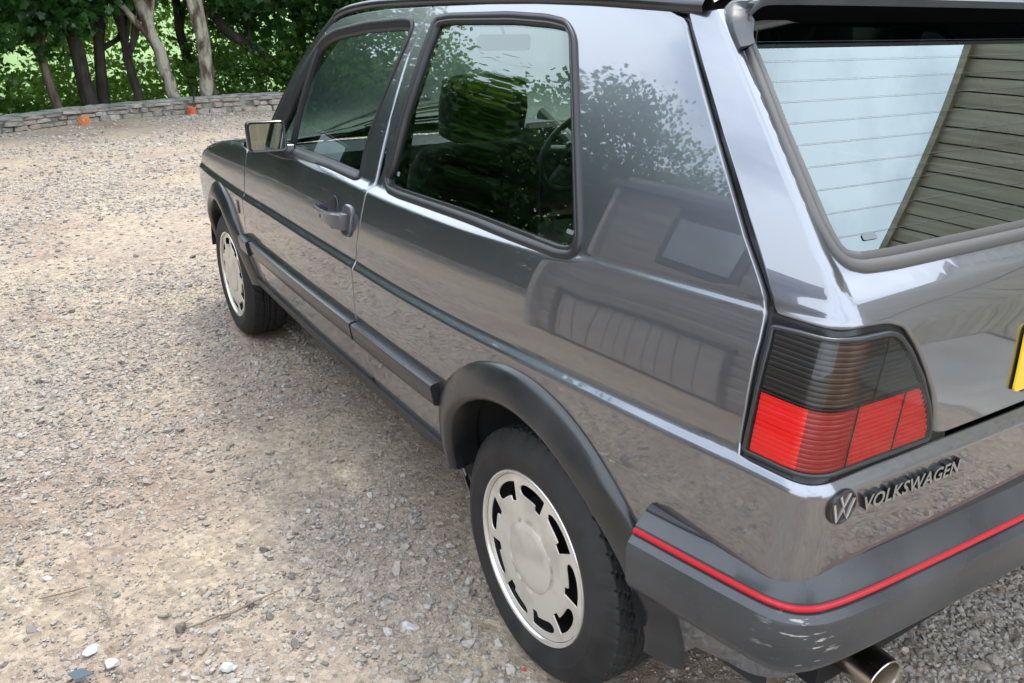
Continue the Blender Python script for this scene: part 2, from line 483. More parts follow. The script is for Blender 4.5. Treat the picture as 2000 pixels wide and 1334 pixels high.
def band(name, F, path, prof, m, parent, closed=True, scale=None, side=1, deg=60, step=.012, cap=False):
    """a strip swept along a path on the skin; prof: (distance to the left of the path, height above the skin)"""
    p = resample(path, step, closed)
    if closed: p = ccw(p)
    n = inward(p, closed) * side; k = len(p); V = []; Fc = []; L = len(prof)
    X, nn = normal(F, p[:, 0], p[:, 1])
    for j, (d, h) in enumerate(prof):
        sc = np.ones(k) if scale is None else np.array([scale(i / (k - 1)) for i in range(k)])
        q = p + d * n; Xq = F(q[:, 0], q[:, 1]); V += list(Xq + (h * sc)[:, None] * nn)
    for j in range(L - 1):
        for i in range(k if closed else k - 1):
            i2 = (i + 1) % k
            Fc.append((j * k + i, j * k + i2, (j + 1) * k + i2, (j + 1) * k + i))
    if cap and not closed:
        Fc.append(tuple(j * k for j in range(L))); Fc.append(tuple(j * k + k - 1 for j in reversed(range(L))))
    o = build(name, V, Fc, m, parent)
    fix_normals(o)
    return auto(o, deg)
def sweep(name, pts, nrm, prof, m, parent, closed=False, deg=40, cap=True):
    """prof (out, up) carried along plan points with outward normals; prof may be a function of the point's index"""
    V = []; Fc = []; k = len(pts); L = None
    for i in range(k):
        pr = prof(i / (k - 1)) if callable(prof) else prof
        L = len(pr)
        for (o_, z) in pr: V.append((pts[i][0] + nrm[i][0] * o_, pts[i][1] + nrm[i][1] * o_, z))
    for i in range(k - 1):
        for j in range(L - 1): Fc.append((i * L + j, i * L + j + 1, (i + 1) * L + j + 1, (i + 1) * L + j))
    if cap:
        Fc.append(tuple(range(L))); Fc.append(tuple(reversed(range((k - 1) * L, k * L))))
    o = build(name, V, Fc, m, parent); fix_normals(o)
    return auto(o, deg)

# ------------------------------------------------------------------ the place: ground, wall, woods, timber buildings
def vnoise(x, y, s, seed=0):
    """smooth value noise, 0..1"""
    r = np.random.default_rng(seed); T = r.random((64, 64))
    u = x / s; v = y / s; i = np.floor(u).astype(int); j = np.floor(v).astype(int); fu = u - i; fv = v - j
    fu = fu * fu * (3 - 2 * fu); fv = fv * fv * (3 - 2 * fv)
    g = lambda a, b: T[a % 64, b % 64]
    return (g(i, j) * (1 - fu) + g(i + 1, j) * fu) * (1 - fv) + (g(i, j + 1) * (1 - fu) + g(i + 1, j + 1) * fu) * fv
def fbm(x, y, s, seed=0):
    return .5 * vnoise(x, y, s, seed) + .3 * vnoise(x, y, s / 2.1, seed + 1) + .2 * vnoise(x, y, s / 4.3, seed + 2)
WALL = np.array([(4.2, 10.4), (7.2, 7.6), (9.3, 4.9), (10.5, 3.0), (11.4, 1.53), (12.2, .5), (12.65, -1.1), (12.62, -2.0), (12.35, -3.5), (11.7, -5.2), (10.6, -7.0), (8.5, -9.5)])
def wall_side(x, y):
    """signed distance to the wall's front line, positive beyond it"""
    best = np.full(np.shape(x), 1e9); sgn = np.ones(np.shape(x))
    for a, b in zip(WALL[:-1], WALL[1:]):
        d = b - a; t = np.clip(((x - a[0]) * d[0] + (y - a[1]) * d[1]) / (d @ d), 0, 1)
        px, py = a[0] + t * d[0], a[1] + t * d[1]; q = np.hypot(x - px, y - py)
        s = np.where((x - a[0]) * d[1] - (y - a[1]) * d[0] < 0, 1, -1)
        sgn = np.where(q < best, s, sgn); best = np.minimum(best, q)
    return best * sgn
def ground_z(x, y):
    d = wall_side(x, y)
    near = np.hypot(x - 1.2, y) 
    u = .030 * (fbm(x, y, 1.6, 3) - .5) * np.clip((near - .5) / 2, .25, 1)
    inside_ = (d < .3)
    drop = -1.6 * sstep(.5, 5, d) + 3.2 * sstep(14, 60, d)
    return np.where(inside_, u, u + drop)

def lines(lo, hi, dlo, dhi, fine, grow=1.25):
    a = list(np.arange(dlo, dhi + 1e-6, fine)); s = fine
    x = dhi
    while x < hi: s *= grow; x += s; a.append(x)
    s = fine; x = dlo
    while x > lo: s *= grow; x -= s; a.insert(0, x)
    return np.array(a)
gx = lines(-300, 400, -1.6, 4.0, .035); gy = lines(-300, 300, -1.2, 3.0, .035)
# somewhat finer towards the wall than the growth alone would give
gx = np.unique(np.concatenate([gx, np.arange(4, 20, .25)])); gy = np.unique(np.concatenate([gy, np.arange(-8, 10, .3)]))
GX, GY = np.meshgrid(gx, gy, indexing='ij'); GZ = ground_z(GX, GY)
nearm = (GX > -1.6) & (GX < 4) & (GY > -1.2) & (GY < 3)
GZ = GZ + np.where(nearm, (RNG.random(GX.shape) - .5) * .004, 0)
V = np.stack([GX, GY, GZ], -1).reshape(-1, 3); nx_, ny_ = GX.shape
ii = (np.arange(nx_ - 1)[:, None] * ny_ + np.arange(ny_ - 1)[None]).ravel()
Q = np.stack([ii, ii + ny_, ii + ny_ + 1, ii + 1], -1)
def fast_mesh(name, V, Q, smooth=False):
    me = bpy.data.meshes.new(name); k = Q.shape[1]
    me.vertices.add(len(V)); me.vertices.foreach_set('co', np.ascontiguousarray(V, np.float32).ravel())
    me.loops.add(Q.size); me.loops.foreach_set('vertex_index', np.ascontiguousarray(Q, np.int32).ravel())
    me.polygons.add(len(Q)); me.polygons.foreach_set('loop_start', np.arange(0, Q.size, k, dtype=np.int32))
    me.polygons.foreach_set('use_smooth', np.full(len(Q), smooth))
    me.update(calc_edges=True); return me

GR = mat('gravel_ground', (.3, .26, .2), .95, spec=.15)
def _ground():
    t = GR.node_tree; b = bsdf(GR); tc = N(t, 'ShaderNodeTexCoord'); O = tc.outputs['Object']
    def noise(s, d=5, r=.55):
        n = N(t, 'ShaderNodeTexNoise'); n.inputs['Scale'].default_value = s; n.inputs['Detail'].default_value = d; n.inputs['Roughness'].default_value = r
        t.links.new(O, n.inputs['Vector']); return n.outputs['Fac']
    def ramp(f, stops):
        r = N(t, 'ShaderNodeValToRGB'); cr = r.color_ramp
        while len(cr.elements) < len(stops): cr.elements.new(.5)
        for e, (p_, c) in zip(cr.elements, stops): e.position = p_; e.color = (*c, 1)
        t.links.new(f, r.inputs['Fac']); return r.outputs['Color']
    def mix(f, a, c, bt='MIX'):
        m = N(t, 'ShaderNodeMix', data_type='RGBA', blend_type=bt)
        if isinstance(f, (int, float)): m.inputs[0].default_value = f
        else: t.links.new(f, m.inputs[0])
        for k, s in ((6, a), (7, c)):
            if isinstance(s, tuple): m.inputs[k].default_value = (*s, 1)
            else: t.links.new(s, m.inputs[k])
        return m.outputs[2]
    base = ramp(noise(.9, 6, .6), [(.28, (.27, .205, .165)), (.42, (.335, .27, .225)), (.6, (.37, .325, .28)), (.75, (.325, .30, .275))])
    sand = ramp(noise(1.7, 5), [(.46, (.0, .0, .0)), (.58, (1, 1, 1))])
    base = mix(sand, base, (.392, .334, .268))
    vo = N(t, 'ShaderNodeTexVoronoi'); vo.inputs['Scale'].default_value = 70; t.links.new(O, vo.inputs['Vector'])
    sp = ramp(vo.outputs['Color'], [(0, (.62, .60, .58)), (1, (1.30, 1.26, 1.2))])
    base = mix(.85, base, sp, 'MULTIPLY')
    vo3 = N(t, 'ShaderNodeTexVoronoi'); vo3.inputs['Scale'].default_value = 28; t.links.new(O, vo3.inputs['Vector'])
    base = mix(.55, base, ramp(vo3.outputs['Color'], [(0, (.66, .63, .60)), (1, (1.3, 1.28, 1.25))]), 'MULTIPLY')
    fine = ramp(noise(420, 3), [(.3, (.78, .77, .75)), (.7, (1.15, 1.14, 1.12))]); base = mix(.8, base, fine, 'MULTIPLY')
    # green floor of the wood and the meadow past the wall
    sep = N(t, 'ShaderNodeSeparateXYZ'); t.links.new(O, sep.inputs[0])
    t.links.new(base, b.inputs['Base Color'])
    vo2 = N(t, 'ShaderNodeTexVoronoi', feature='SMOOTH_F1'); vo2.inputs['Scale'].default_value = 55; t.links.new(O, vo2.inputs['Vector'])
    ad = N(t, 'ShaderNodeMath', operation='SUBTRACT'); t.links.new(noise(160, 5), ad.inputs[0]); t.links.new(vo2.outputs['Distance'], ad.inputs[1])
    bp = N(t, 'ShaderNodeBump'); bp.inputs['Strength'].default_value = .8; bp.inputs['Distance'].default_value = .008
    t.links.new(ad.outputs[0], bp.inputs['Height']); t.links.new(bp.outputs[0], b.inputs['Normal'])
_ground()
gm = fast_mesh('ground', V, Q, True)
ground = link('ground', gm, GR); tag(ground, kind='structure')

# ---- woodland floor and sunlit meadow beyond the wall
FLOOR = mat('woodland_floor', (.05, .06, .02), .95); noise_color(FLOOR, (.045, .04, .018), (.10, .15, .035), 1.6, 6)
MEAD = mat('meadow_grass', (.2, .3, .06), .9); noise_color(MEAD, (.10, .18, .045), (.20, .29, .10), 1.1, 7, bump=(.6, .1), bump_scale=9)
mx_ = np.linspace(8, 120, 60); my_ = np.linspace(-80, 80, 80)
MX, MY = np.meshgrid(mx_, my_, indexing='ij'); D_ = wall_side(MX, MY)
MZ = ground_z(MX, MY) + .05 + 0 * MX
sel = D_ > .9
MZ = np.where(sel, MZ, -3)
def patch(name, X, Y, Z, ok, m):
    a, b = X.shape; V = np.stack([X, Y, Z], -1).reshape(-1, 3); i = (np.arange(a - 1)[:, None] * b + np.arange(b - 1)[None]).ravel()
    Q = np.stack([i, i + b, i + b + 1, i + 1], -1); k = ok.ravel()[Q].all(1)
    return link(name, fast_mesh(name, V, Q[k], True), m)
wf_ = np.meshgrid(np.arange(-2, 24, .4), np.arange(-16, 22, .4), indexing='ij'); wd = wall_side(*wf_)
tag(patch('woodland_floor', wf_[0], wf_[1], ground_z(*wf_) + .03, (wd > .42) & (wd < 9.5), FLOOR), kind='structure')
mh = np.meshgrid(np.linspace(18, 140, 60), np.linspace(-90, 60, 70), indexing='ij'); md = np.hypot(mh[0], mh[1]) - 18
tag(patch('meadow', mh[0], mh[1], -1.5 + .19 * np.maximum(md - 4, 0) ** .97 + .5 * fbm(mh[0], mh[1], 9, 5), md > 2, MEAD), kind='structure')

# ---- gravel: loose chips lying on the ground
def chips(n_, rng):
    """irregular angular chips: squashed, lop-sided twenty-faced pebbles"""
    import bmesh
    bm = bmesh.new(); bmesh.ops.create_icosphere(bm, subdivisions=1, radius=1.0); bm.verts.ensure_lookup_table()
    base = np.array([tuple(v.co) for v in bm.verts]); q = np.array([[v.index for v in f.verts] for f in bm.faces]); bm.free(); out = []
    for i in range(n_):
        v = base.copy()
        for k in range(6):                                       # knock flat facets off it
            d = rng.standard_normal(3); d /= np.linalg.norm(d); c = .45 + .4 * rng.random(); ex = np.maximum(0, v @ d - c); v = v - ex[:, None] * d
        v = v * np.array([1, .55 + .4 * rng.random(), .40 + .35 * rng.random()]) + (rng.random((12, 3)) - .5) * .22; out.append(v / np.abs(v[:, :2]).max())
    return np.array(out), q
PROTO, CQ = chips(32, RNG)
def scatter(x, y, r, rng):
    n = len(x); v = PROTO[rng.integers(0, len(PROTO), n)]; a = rng.random(n) * 2 * np.pi; ti = (rng.random((n, 2)) - .5) * .7
    ca, sa = np.cos(a), np.sin(a)
    X = v[:, :, 0] * ca[:, None] - v[:, :, 1] * sa[:, None]; Y = v[:, :, 0] * sa[:, None] + v[:, :, 1] * ca[:, None]
    Z = v[:, :, 2] + X * ti[:, :1] + Y * ti[:, 1:]
    P_ = np.stack([X * r[:, None] + x[:, None], Y * r[:, None] + y[:, None], Z * r[:, None] + (ground_z(x, y) + r * .17)[:, None]], -1)
    return P_.reshape(-1, 3), (CQ[None] + 12 * np.arange(n)[:, None, None]).reshape(-1, 3)
ST = mat('gravel_stone', (.3, .28, .25), .9, spec=.2)
def _stone(m, stops, bump=True):
    t = m.node_tree; b = bsdf(m); g = N(t, 'ShaderNodeNewGeometry'); r = N(t, 'ShaderNodeValToRGB'); cr = r.color_ramp; cr.interpolation = 'LINEAR'
    while len(cr.elements) < len(stops): cr.elements.new(.5)
    for e, (p_, c) in zip(cr.elements, stops): e.position = p_; e.color = (*c, 1)
    t.links.new(g.outputs['Random Per Island'], r.inputs['Fac'])
    tc = N(t, 'ShaderNodeTexCoord'); nz = N(t, 'ShaderNodeTexNoise'); nz.inputs['Scale'].default_value = 130; nz.inputs['Detail'].default_value = 4; t.links.new(tc.outputs['Object'], nz.inputs['Vector'])
    mr = N(t, 'ShaderNodeMapRange'); mr.inputs[1].default_value = .3; mr.inputs[2].default_value = .7; mr.inputs[3].default_value = .78; mr.inputs[4].default_value = 1.15; t.links.new(nz.outputs['Fac'], mr.inputs[0])
    mx = N(t, 'ShaderNodeMix', data_type='RGBA', blend_type='MULTIPLY'); mx.inputs[0].default_value = 1
    t.links.new(r.outputs['Color'], mx.inputs[6]); t.links.new(mr.outputs[0], mx.inputs[7]); t.links.new(mx.outputs[2], b.inputs['Base Color'])
_stone(ST, [(0, (.15, .13, .115)), (.10, (.24, .21, .185)), (.35, (.32, .285, .25)), (.55, (.375, .34, .30)), (.7, (.35, .295, .25)), (.88, (.40, .365, .32)), (1, (.45, .42, .375))])
def field(x0, x1, y0, y1, dens, r0, sg, seed, rmax, patchy=1.0):
    rng = np.random.default_rng(seed); n = int((x1 - x0) * (y1 - y0) * dens); x = x0 + rng.random(n) * (x1 - x0); y = y0 + rng.random(n) * (y1 - y0)
    den = fbm(x, y, .85, 11); den2 = vnoise(x * .35 + y * .8, y * .35 - x * .2, .55, 19)
    keep = rng.random(n) < np.clip(.24 + 3.4 * (den - .44) + .8 * (den2 - .40), .10, 1) ** patchy
    keep |= (x < -.35) & (rng.random(n) < .95)                       # deep loose stone behind the car
    keep |= (np.abs(y - .93) < .16 + .1 * den) & (x > -.2) & (x < .9) & (rng.random(n) < .8)
    tyre_ = ((np.abs(x) < .17) | (np.abs(x - 2.475) < .17)) & (y > .60) & (y < .825)
    keep &= ~tyre_ & (wall_side(x, y) < -.02)
    x, y = x[keep], y[keep]; r = np.minimum(r0 * np.exp(sg * rng.standard_normal(len(x))), rmax)
    big = (x < -.35); r = np.where(big, np.maximum(r, .0065) * 1.15, r)
    return scatter(x, y, r, rng)
def gravel(name, parts, label):
    Vs = []; Qs = []; k = 0
    for v, q in parts: Vs.append(v); Qs.append(q + k); k += len(v)
    o = link(name, fast_mesh(name, np.vstack(Vs), np.vstack(Qs)), ST); tag(o, label, 'gravel', kind='stuff'); return o
gravel('gravel', [field(-1.5, 3.2, -.9, 2.6, 3100, .0063, .42, 21, .018), field(-1.0, 1.7, -.7, 2.2, 8500, .0033, .32, 22, .0065, .45),
                  field(3.2, 7.5, -1.6, 3.2, 1300, .0095, .4, 23, .024), field(1.6, 4.2, .5, 2.6, 4000, .0042, .3, 25, .008, .5),
                  field(7.5, 12.9, -3.6, 3.4, 420, .013, .4, 24, .034)], 'loose grey and buff gravel chips strewn over the ground')

# ---- a few stones and scraps one can point at
def rock(name, x, y, d, seed, m, sub=2):
    rng = np.random.default_rng(seed); import bmesh
    bm = bmesh.new(); pts = rng.standard_normal((22, 3)); pts /= np.linalg.norm(pts, axis=1, keepdims=True); pts *= (.72 + .28 * rng.random((22, 1)))
    for q in pts: bm.verts.new(Vector((q[0] * d[0] * .55, q[1] * d[1] * .55, q[2] * d[2] * .55)))
    h = bmesh.ops.convex_hull(bm, input=list(bm.verts)); bmesh.ops.delete(bm, geom=[v for v in bm.verts if not v.link_faces], context='VERTS')
    bmesh.ops.bevel(bm, geom=list(bm.edges), offset=min(d) * .05, segments=1, affect='EDGES')
    me = bpy.data.meshes.new(name); bm.to_mesh(me); bm.free(); me.polygons.foreach_set('use_smooth', np.zeros(len(me.polygons), bool))
    o = link(name, me, m, None, (x, y, float(ground_z(np.array(x), np.array(y))) + d[2] * .30)); return o
WHT = mat('white_quartz', (.62, .61, .60), .7); noise_color(WHT, (.40, .40, .395), (.56, .555, .54), 60, 4)
PGR = mat('pale_grey_slate', (.45, .47, .50), .6); noise_color(PGR, (.33, .35, .38), (.46, .48, .51), 40, 4)
TAN = mat('buff_stone', (.34, .28, .22), .9); noise_color(TAN, (.26, .21, .165), (.40, .34, .27), 50, 5)
DST = mat('dark_stone', (.13, .115, .10), .85); noise_color(DST, (.10, .085, .075), (.20, .18, .155), 60, 5)
def put(o, rz, label, cat='stone'): o.rotation_euler = (RNG.random() * .2, RNG.random() * .2, rz); tag(o, label, cat); return o
put(rock('loose_stone', .567, 1.644, (.052, .032, .016), 1, PGR), -.6, 'pale blue-grey flat stone lying at the lower left')
put(rock('loose_stone', .493, 1.610, (.042, .036, .020), 2, WHT), .4, 'white lumpy stone just right of the flat grey stone')
put(rock('loose_stone', .343, 1.391, (.038, .034, .022), 3, WHT), .2, 'whitest angular stone, alone near the bottom edge')
put(rock('loose_stone', .330, 1.375, (.024, .014, .012), 13, WHT), -.3, 'small white chip touching the lone white stone')
put(rock('loose_stone', .430, 1.425, (.040, .028, .024), 4, TAN), -.4, 'blocky buff stone beside the lone white stone')
put(rock('loose_stone', .470, 1.475, (.036, .026, .024), 5, TAN), .8, 'buff stone with a shadowed underside, left of the blocky one')
put(rock('loose_stone', .530, 1.452, (.028, .028, .026), 6, DST), .1, 'dark rounded brown stone above the pair of buff stones')
put(rock('loose_stone', .610, 1.480, (.044, .026, .020), 7, TAN), .5, 'long buff stone left of the thin curved stick')
put(rock('loose_stone', .528, 1.288, (.026, .020, .020), 8, DST), .9, 'dark speckled stone resting on the thin curved stick')
put(rock('loose_stone', .640, 1.372, (.034, .022, .022), 9, TAN), -.9, 'rough brown stone at the top of the stone cluster')
put(rock('loose_stone', .735, 1.194, (.034, .024, .020), 10, DST), .3, 'dark wet-looking stone by itself on the bare patch')
put(rock('loose_stone', .95, 1.30, (.030, .024, .018), 11, TAN), .3, 'buff stone on the sandy strip left of the rear wheel')
put(rock('loose_stone', .245, .985, (.046, .030, .022), 12, WHT), .3, 'pale oval stone close to the rear tyre')
STK = mat('dry_stick', (.20, .15, .10), .85)
def stick(pts, r, label):
    pts = [(x, y, float(ground_z(np.array(x), np.array(y))) + z) for x, y, z in pts]; c = pts[0]
    o = MB().tube([(p_[0] - c[0], p_[1] - c[1], p_[2] - c[2]) for p_ in pts], r, 6).obj('stick', STK, None, 60, loc=c); return tag(o, label, 'stick')
stick([(.522, 1.440, .006), (.517, 1.40, .010), (.520, 1.365, .012), (.511, 1.335, .012), (.520, 1.29, .014), (.532, 1.245, .010), (.541, 1.205, .006)], [.0018, .0022, .0024, .0024, .0024, .002, .0014], 'thin curved dry stick lying among the stones')
stick([(.835, 1.735, .006), (.822, 1.69, .010), (.815, 1.655, .012), (.822, 1.625, .006)], [.0016, .0024, .0022, .0012], 'short dark twig at the left edge')
stick([(.60, 1.32, .004), (.575, 1.33, .010), (.552, 1.335, .004)], [.001, .0014, .001], 'tiny straw-coloured twig crossing towards the curved stick')
sc_ = fillet([(-.03, -.012), (.02, -.018), (.034, .006), (-.01, .020)], .003, 2); V = [(x, y, z) for z in (0, .003) for x, y in sc_]; k = len(sc_)
scr = build('plastic_scrap', V, [tuple(range(k, 2 * k)), tuple(reversed(range(k)))] + [(i, (i + 1) % k, k + (i + 1) % k, k + i) for i in range(k)], mat('grey_plastic_scrap', (.10, .13, .16), .25), None, smooth=False, loc=(.468, 1.672, .022))
scr.rotation_euler = (.12, .2, .6); tag(scr, 'broken piece of glossy dark plastic at the bottom edge', 'plastic scrap')
rb = rock('red_fragment', -.018, .822, (.014, .010, .008), 31, mat('red_fragment', (.62, .04, .06), .4), 1); tag(rb, 'tiny red plastic fragment beside the rear tyre', 'fragment')

# ---- dry stone wall
STW = []
for i, c in enumerate([(.28, .25, .21), (.34, .30, .25), (.30, .24, .205), (.37, .34, .29), (.23, .21, .18), (.32, .255, .22)]):
    m = mat('wall_stone_%d' % i, c, .92, spec=.2); noise_color(m, tuple(q * .72 for q in c), tuple(min(1, q * 1.25) for q in c), 9, 6, bump=(.5, .02), bump_scale=30); STW.append(m)
MOR = mat('wall_mortar', (.27, .275, .25), .95); noise_color(MOR, (.12, .135, .10), (.33, .33, .30), 7, 7, bump=(.8, .02), bump_scale=25)
wall = empty('stone_wall', (12.4, 0, 0)); tag(wall, 'low dry-stone wall curving along the edge of the wood', 'wall')
pp = resample(WALL, .05, False); wn = inward(pp, False)
if (wn[len(wn) // 2])[0] < 0: wn = -wn
cum = np.concatenate([[0], np.cumsum(np.hypot(*np.diff(pp, axis=0).T))])
def wall_at(s):
    i = min(int(np.searchsorted(cum, s)), len(pp) - 1); return pp[i], wn[i]
def wall_h(y): return float(np.interp(y, [-6, -2, 0, 1.5, 6], [.30, .245, .20, .165, .2]))
def stone_mesh(L, D, H, seed):
    rng = np.random.default_rng(seed); import bmesh
    bm = bmesh.new(); bmesh.ops.create_cube(bm, size=1.0); bmesh.ops.bevel(bm, geom=list(bm.edges), offset=.16, segments=1, affect='EDGES')
    for v in bm.verts:
        v.co = Vector(((v.co.x + (rng.random() - .5) * .10) * L, (v.co.y + (rng.random() - .5) * .10) * D, (v.co.z + (rng.random() - .5) * .14) * H))
    me = bpy.data.meshes.new('stone'); bm.to_mesh(me); bm.free(); me.polygons.foreach_set('use_smooth', np.zeros(len(me.polygons), bool)); return me
W0 = Vector((12.4, 0, 0))
PRM = [[stone_mesh(1, 1, 1, 100 + i) for i in range(4)] for _ in range(1)][0]
protos = []
for i in range(4):
    for m in STW:
        me = PRM[i].copy(); me.materials.clear(); me.materials.append(m); protos.append(me)
rw = random.Random(5)
n_st = 0
for row in range(3):
    s = rw.random() * .2
    while s < cum[-1] - .3:
        L = rw.uniform(.10, .27) if row < 2 else rw.uniform(.16, .40)
        p_, n_ = wall_at(s + L / 2); h = wall_h(p_[1])
        hr = h * (.40, .34, .26)[row] * rw.uniform(.78, 1.12); z0 = h * (0, .40, .74)[row]
        vis = (3.0 > p_[1] > -8)
        if vis and not (row == 1 and rw.random() < .10):
            t_ = np.array([-n_[1], n_[0]]); D = rw.uniform(.14, .2)
            o = bpy.data.objects.new('stone', rw.choice(protos)); COL.objects.link(o); o.parent = wall
            out = rw.uniform(-.03, .035)
            o.location = (p_[0] + n_[0] * (D / 2 + .02 - out) - W0.x, p_[1] + n_[1] * (D / 2 + .02 - out), z0 + hr / 2 - .006)
            o.scale = (L * .97, D, hr * .95); o.rotation_euler = (rw.uniform(-.05, .05), rw.uniform(-.06, .06), math.atan2(t_[1], t_[0]) + rw.uniform(-.05, .05)); n_st += 1
        s += L
V = []; Fc = []; L = 7
for i in range(0, len(pp), 2):
    h = wall_h(pp[i][1]); j = (rw.random() - .5) * .02
    for d, z in ((.10, -.05), (.06, h * .8), (.03 + j, h * .985), (.10, h + .012 + j), (.26, h + .022 - j), (.42, h + .004 + j), (.48, -.6)): V.append((pp[i][0] + wn[i][0] * d - W0.x, pp[i][1] + wn[i][1] * d, z))
m_ = len(V) // L
for i in range(m_ - 1):
    for j in range(L - 1): Fc.append((i * L + j, i * L + j + 1, (i + 1) * L + j + 1, (i + 1) * L + j))
cp = fix_normals(build('mortar_core', V, Fc, MOR, wall)); auto(cp, 60)

# ---- two orange clay pieces at the foot of the wall
TER = mat('orange_terracotta', (.52, .165, .06), .8); noise_color(TER, (.42, .12, .045), (.60, .23, .09), 30, 4)
o = MB().bbox((0, 0, .055), (.10, .165, .115), .012).box((.0, 0, .1145), (.07, .13, .006)).obj('clay_block', TER, None, 40, loc=(11.98, .48, -.005)); o.rotation_euler = (0, 0, .9)
tag(o, 'orange-brown clay block set against the wall by the leftmost pale trunk', 'clay block')
RCL = mat('red_orange_clay', (.62, .115, .05), .75); noise_color(RCL, (.52, .085, .035), (.70, .17, .08), 30, 4)
o = MB().lathe([(0, 0), (.055, 0), (.062, .02), (.070, .11), (.074, .115), (.074, .135), (.066, .137), (.060, .12), (0, .11)], 24, 'z').obj('clay_pot', RCL, None, 40, loc=(12.50, -1.10, -.008)); fix_normals(o)
tag(o, 'bright red-orange clay pot against the wall under the two pale trunks', 'pot')
o = MB().tube([(0, 0, 0), (.06, -.02, .10), (.16, -.06, .19), (.26, -.10, .235), (.40, -.14, .25)], .012, 8).obj('black_hose', RUBBER, None, 60, loc=(12.52, -1.14, .10)); tag(o, 'thin black hose rising from the red clay pot over the wall', 'hose')

# ------------------------------------------------------------------ trees
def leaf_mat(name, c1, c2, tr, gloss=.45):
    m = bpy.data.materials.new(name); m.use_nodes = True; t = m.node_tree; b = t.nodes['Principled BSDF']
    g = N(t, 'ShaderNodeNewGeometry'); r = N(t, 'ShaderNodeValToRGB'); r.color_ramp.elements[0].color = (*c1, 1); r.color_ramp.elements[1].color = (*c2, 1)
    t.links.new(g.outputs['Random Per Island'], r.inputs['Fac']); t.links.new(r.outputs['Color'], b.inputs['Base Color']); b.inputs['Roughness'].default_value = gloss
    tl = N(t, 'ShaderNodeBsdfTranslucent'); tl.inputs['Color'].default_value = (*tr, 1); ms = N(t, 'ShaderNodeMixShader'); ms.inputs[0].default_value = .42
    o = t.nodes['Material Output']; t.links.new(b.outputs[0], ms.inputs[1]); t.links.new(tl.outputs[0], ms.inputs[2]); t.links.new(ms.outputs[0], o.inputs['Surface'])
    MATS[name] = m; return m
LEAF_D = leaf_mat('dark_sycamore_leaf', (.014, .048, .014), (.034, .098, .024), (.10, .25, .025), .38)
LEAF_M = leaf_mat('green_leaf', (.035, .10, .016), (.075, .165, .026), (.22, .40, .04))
LEAF_L = leaf_mat('sunlit_leaf', (.07, .16, .024), (.14, .26, .04), (.32, .50, .06))  # sunlight from behind painted into a lighter leaf colour
BARK_D = mat('dark_bark', (.045, .036, .028), .95); noise_color(BARK_D, (.022, .018, .014), (.075, .06, .045), 6, 7, bump=(.8, .03), bump_scale=22, stretch=(1, 1, .25))
BARK_B = mat('brown_bark', (.12, .09, .06), .95); noise_color(BARK_B, (.07, .05, .035), (.20, .15, .10), 7, 7, bump=(.8, .03), bump_scale=22, stretch=(1, 1, .3))
BARK_P = mat('lichened_bark', (.34, .31, .24), .95); noise_color(BARK_P, (.075, .05, .036), (.33, .305, .235), 5.5, 8, .40, .56, bump=(.9, .03), bump_scale=25, stretch=(1.3, 1.3, .55))

# leaf outline: five blunt lobes, slightly cupped
LV = np.array([(0, 0), (.20, -.16), (.50, -.05), (.42, .22), (.58, .50), (.26, .52), (0, 1.0), (-.26, .52), (-.58, .50), (-.42, .22), (-.50, -.05), (-.20, -.16)]) * .8
LZ = -.18 * np.hypot(LV[:, 0], LV[:, 1] - .3) ** 2
LF3 = np.array([(0, 1, 2), (0, 2, 3), (0, 3, 5), (3, 4, 5), (0, 5, 6), (0, 6, 7), (0, 7, 9), (7, 8, 9), (0, 9, 10), (0, 10, 11)])
LV2 = np.array([(0, 0), (.42, .35), (0, 1.0), (-.42, .35)]); LF2 = np.array([(0, 1, 2), (0, 2, 3)])
def leaves(C, size, rng, lobed=True, tilt=.7):
    n = len(C); lv = LV if lobed else LV2; lz = LZ if lobed else np.array([0, -.08, -.1, -.08]); lf = LF3 if lobed else LF2
    yaw = rng.random(n) * 2 * np.pi; pit = rng.normal(-.35, tilt, n); rol = rng.normal(0, tilt, n); s = size * (.65 + .7 * rng.random(n))
    a, b = lv[:, 0], lv[:, 1]
    X = a[None] * np.cos(rol)[:, None] + lz[None] * np.sin(rol)[:, None]; Z = -a[None] * np.sin(rol)[:, None] + lz[None] * np.cos(rol)[:, None]; Y = np.repeat(b[None], n, 0)
    Y2 = Y * np.cos(pit)[:, None] - Z * np.sin(pit)[:, None]; Z2 = Y * np.sin(pit)[:, None] + Z * np.cos(pit)[:, None]
    X3 = X * np.cos(yaw)[:, None] - Y2 * np.sin(yaw)[:, None]; Y3 = X * np.sin(yaw)[:, None] + Y2 * np.cos(yaw)[:, None]
    V = np.stack([X3 * s[:, None] + C[:, :1], Y3 * s[:, None] + C[:, 1:2], Z2 * s[:, None] + C[:, 2:]], -1)
    return V.reshape(-1, 3), (lf[None] + len(lv) * np.arange(n)[:, None, None]).reshape(-1, 3)
def crown_points(n_clump, per, R, rng, spread=.30, hollow=.35, zmin=None):
    """clumps through an uneven ellipsoid, gaps between them"""
    pts = []
    lob = rng.standard_normal((7, 3)); lob /= np.linalg.norm(lob, axis=1, keepdims=True); la = rng.random(7) * .45
    while len(pts) < n_clump:
        d = rng.standard_normal(3); d /= np.linalg.norm(d); r = (hollow + (1 - hollow) * rng.random() ** .6)
        r *= .78 + sum(a * max(0, float(d @ l)) ** 3 for a, l in zip(la, lob))
        pts.append(d * r * np.array(R))
    out = []
    for c in pts:
        k = max(4, int(per * (.5 + rng.random()))); e = rng.standard_normal((k, 3)) * np.array([spread, spread, spread * .38]); out.append(c + e)
    return np.vstack(out)
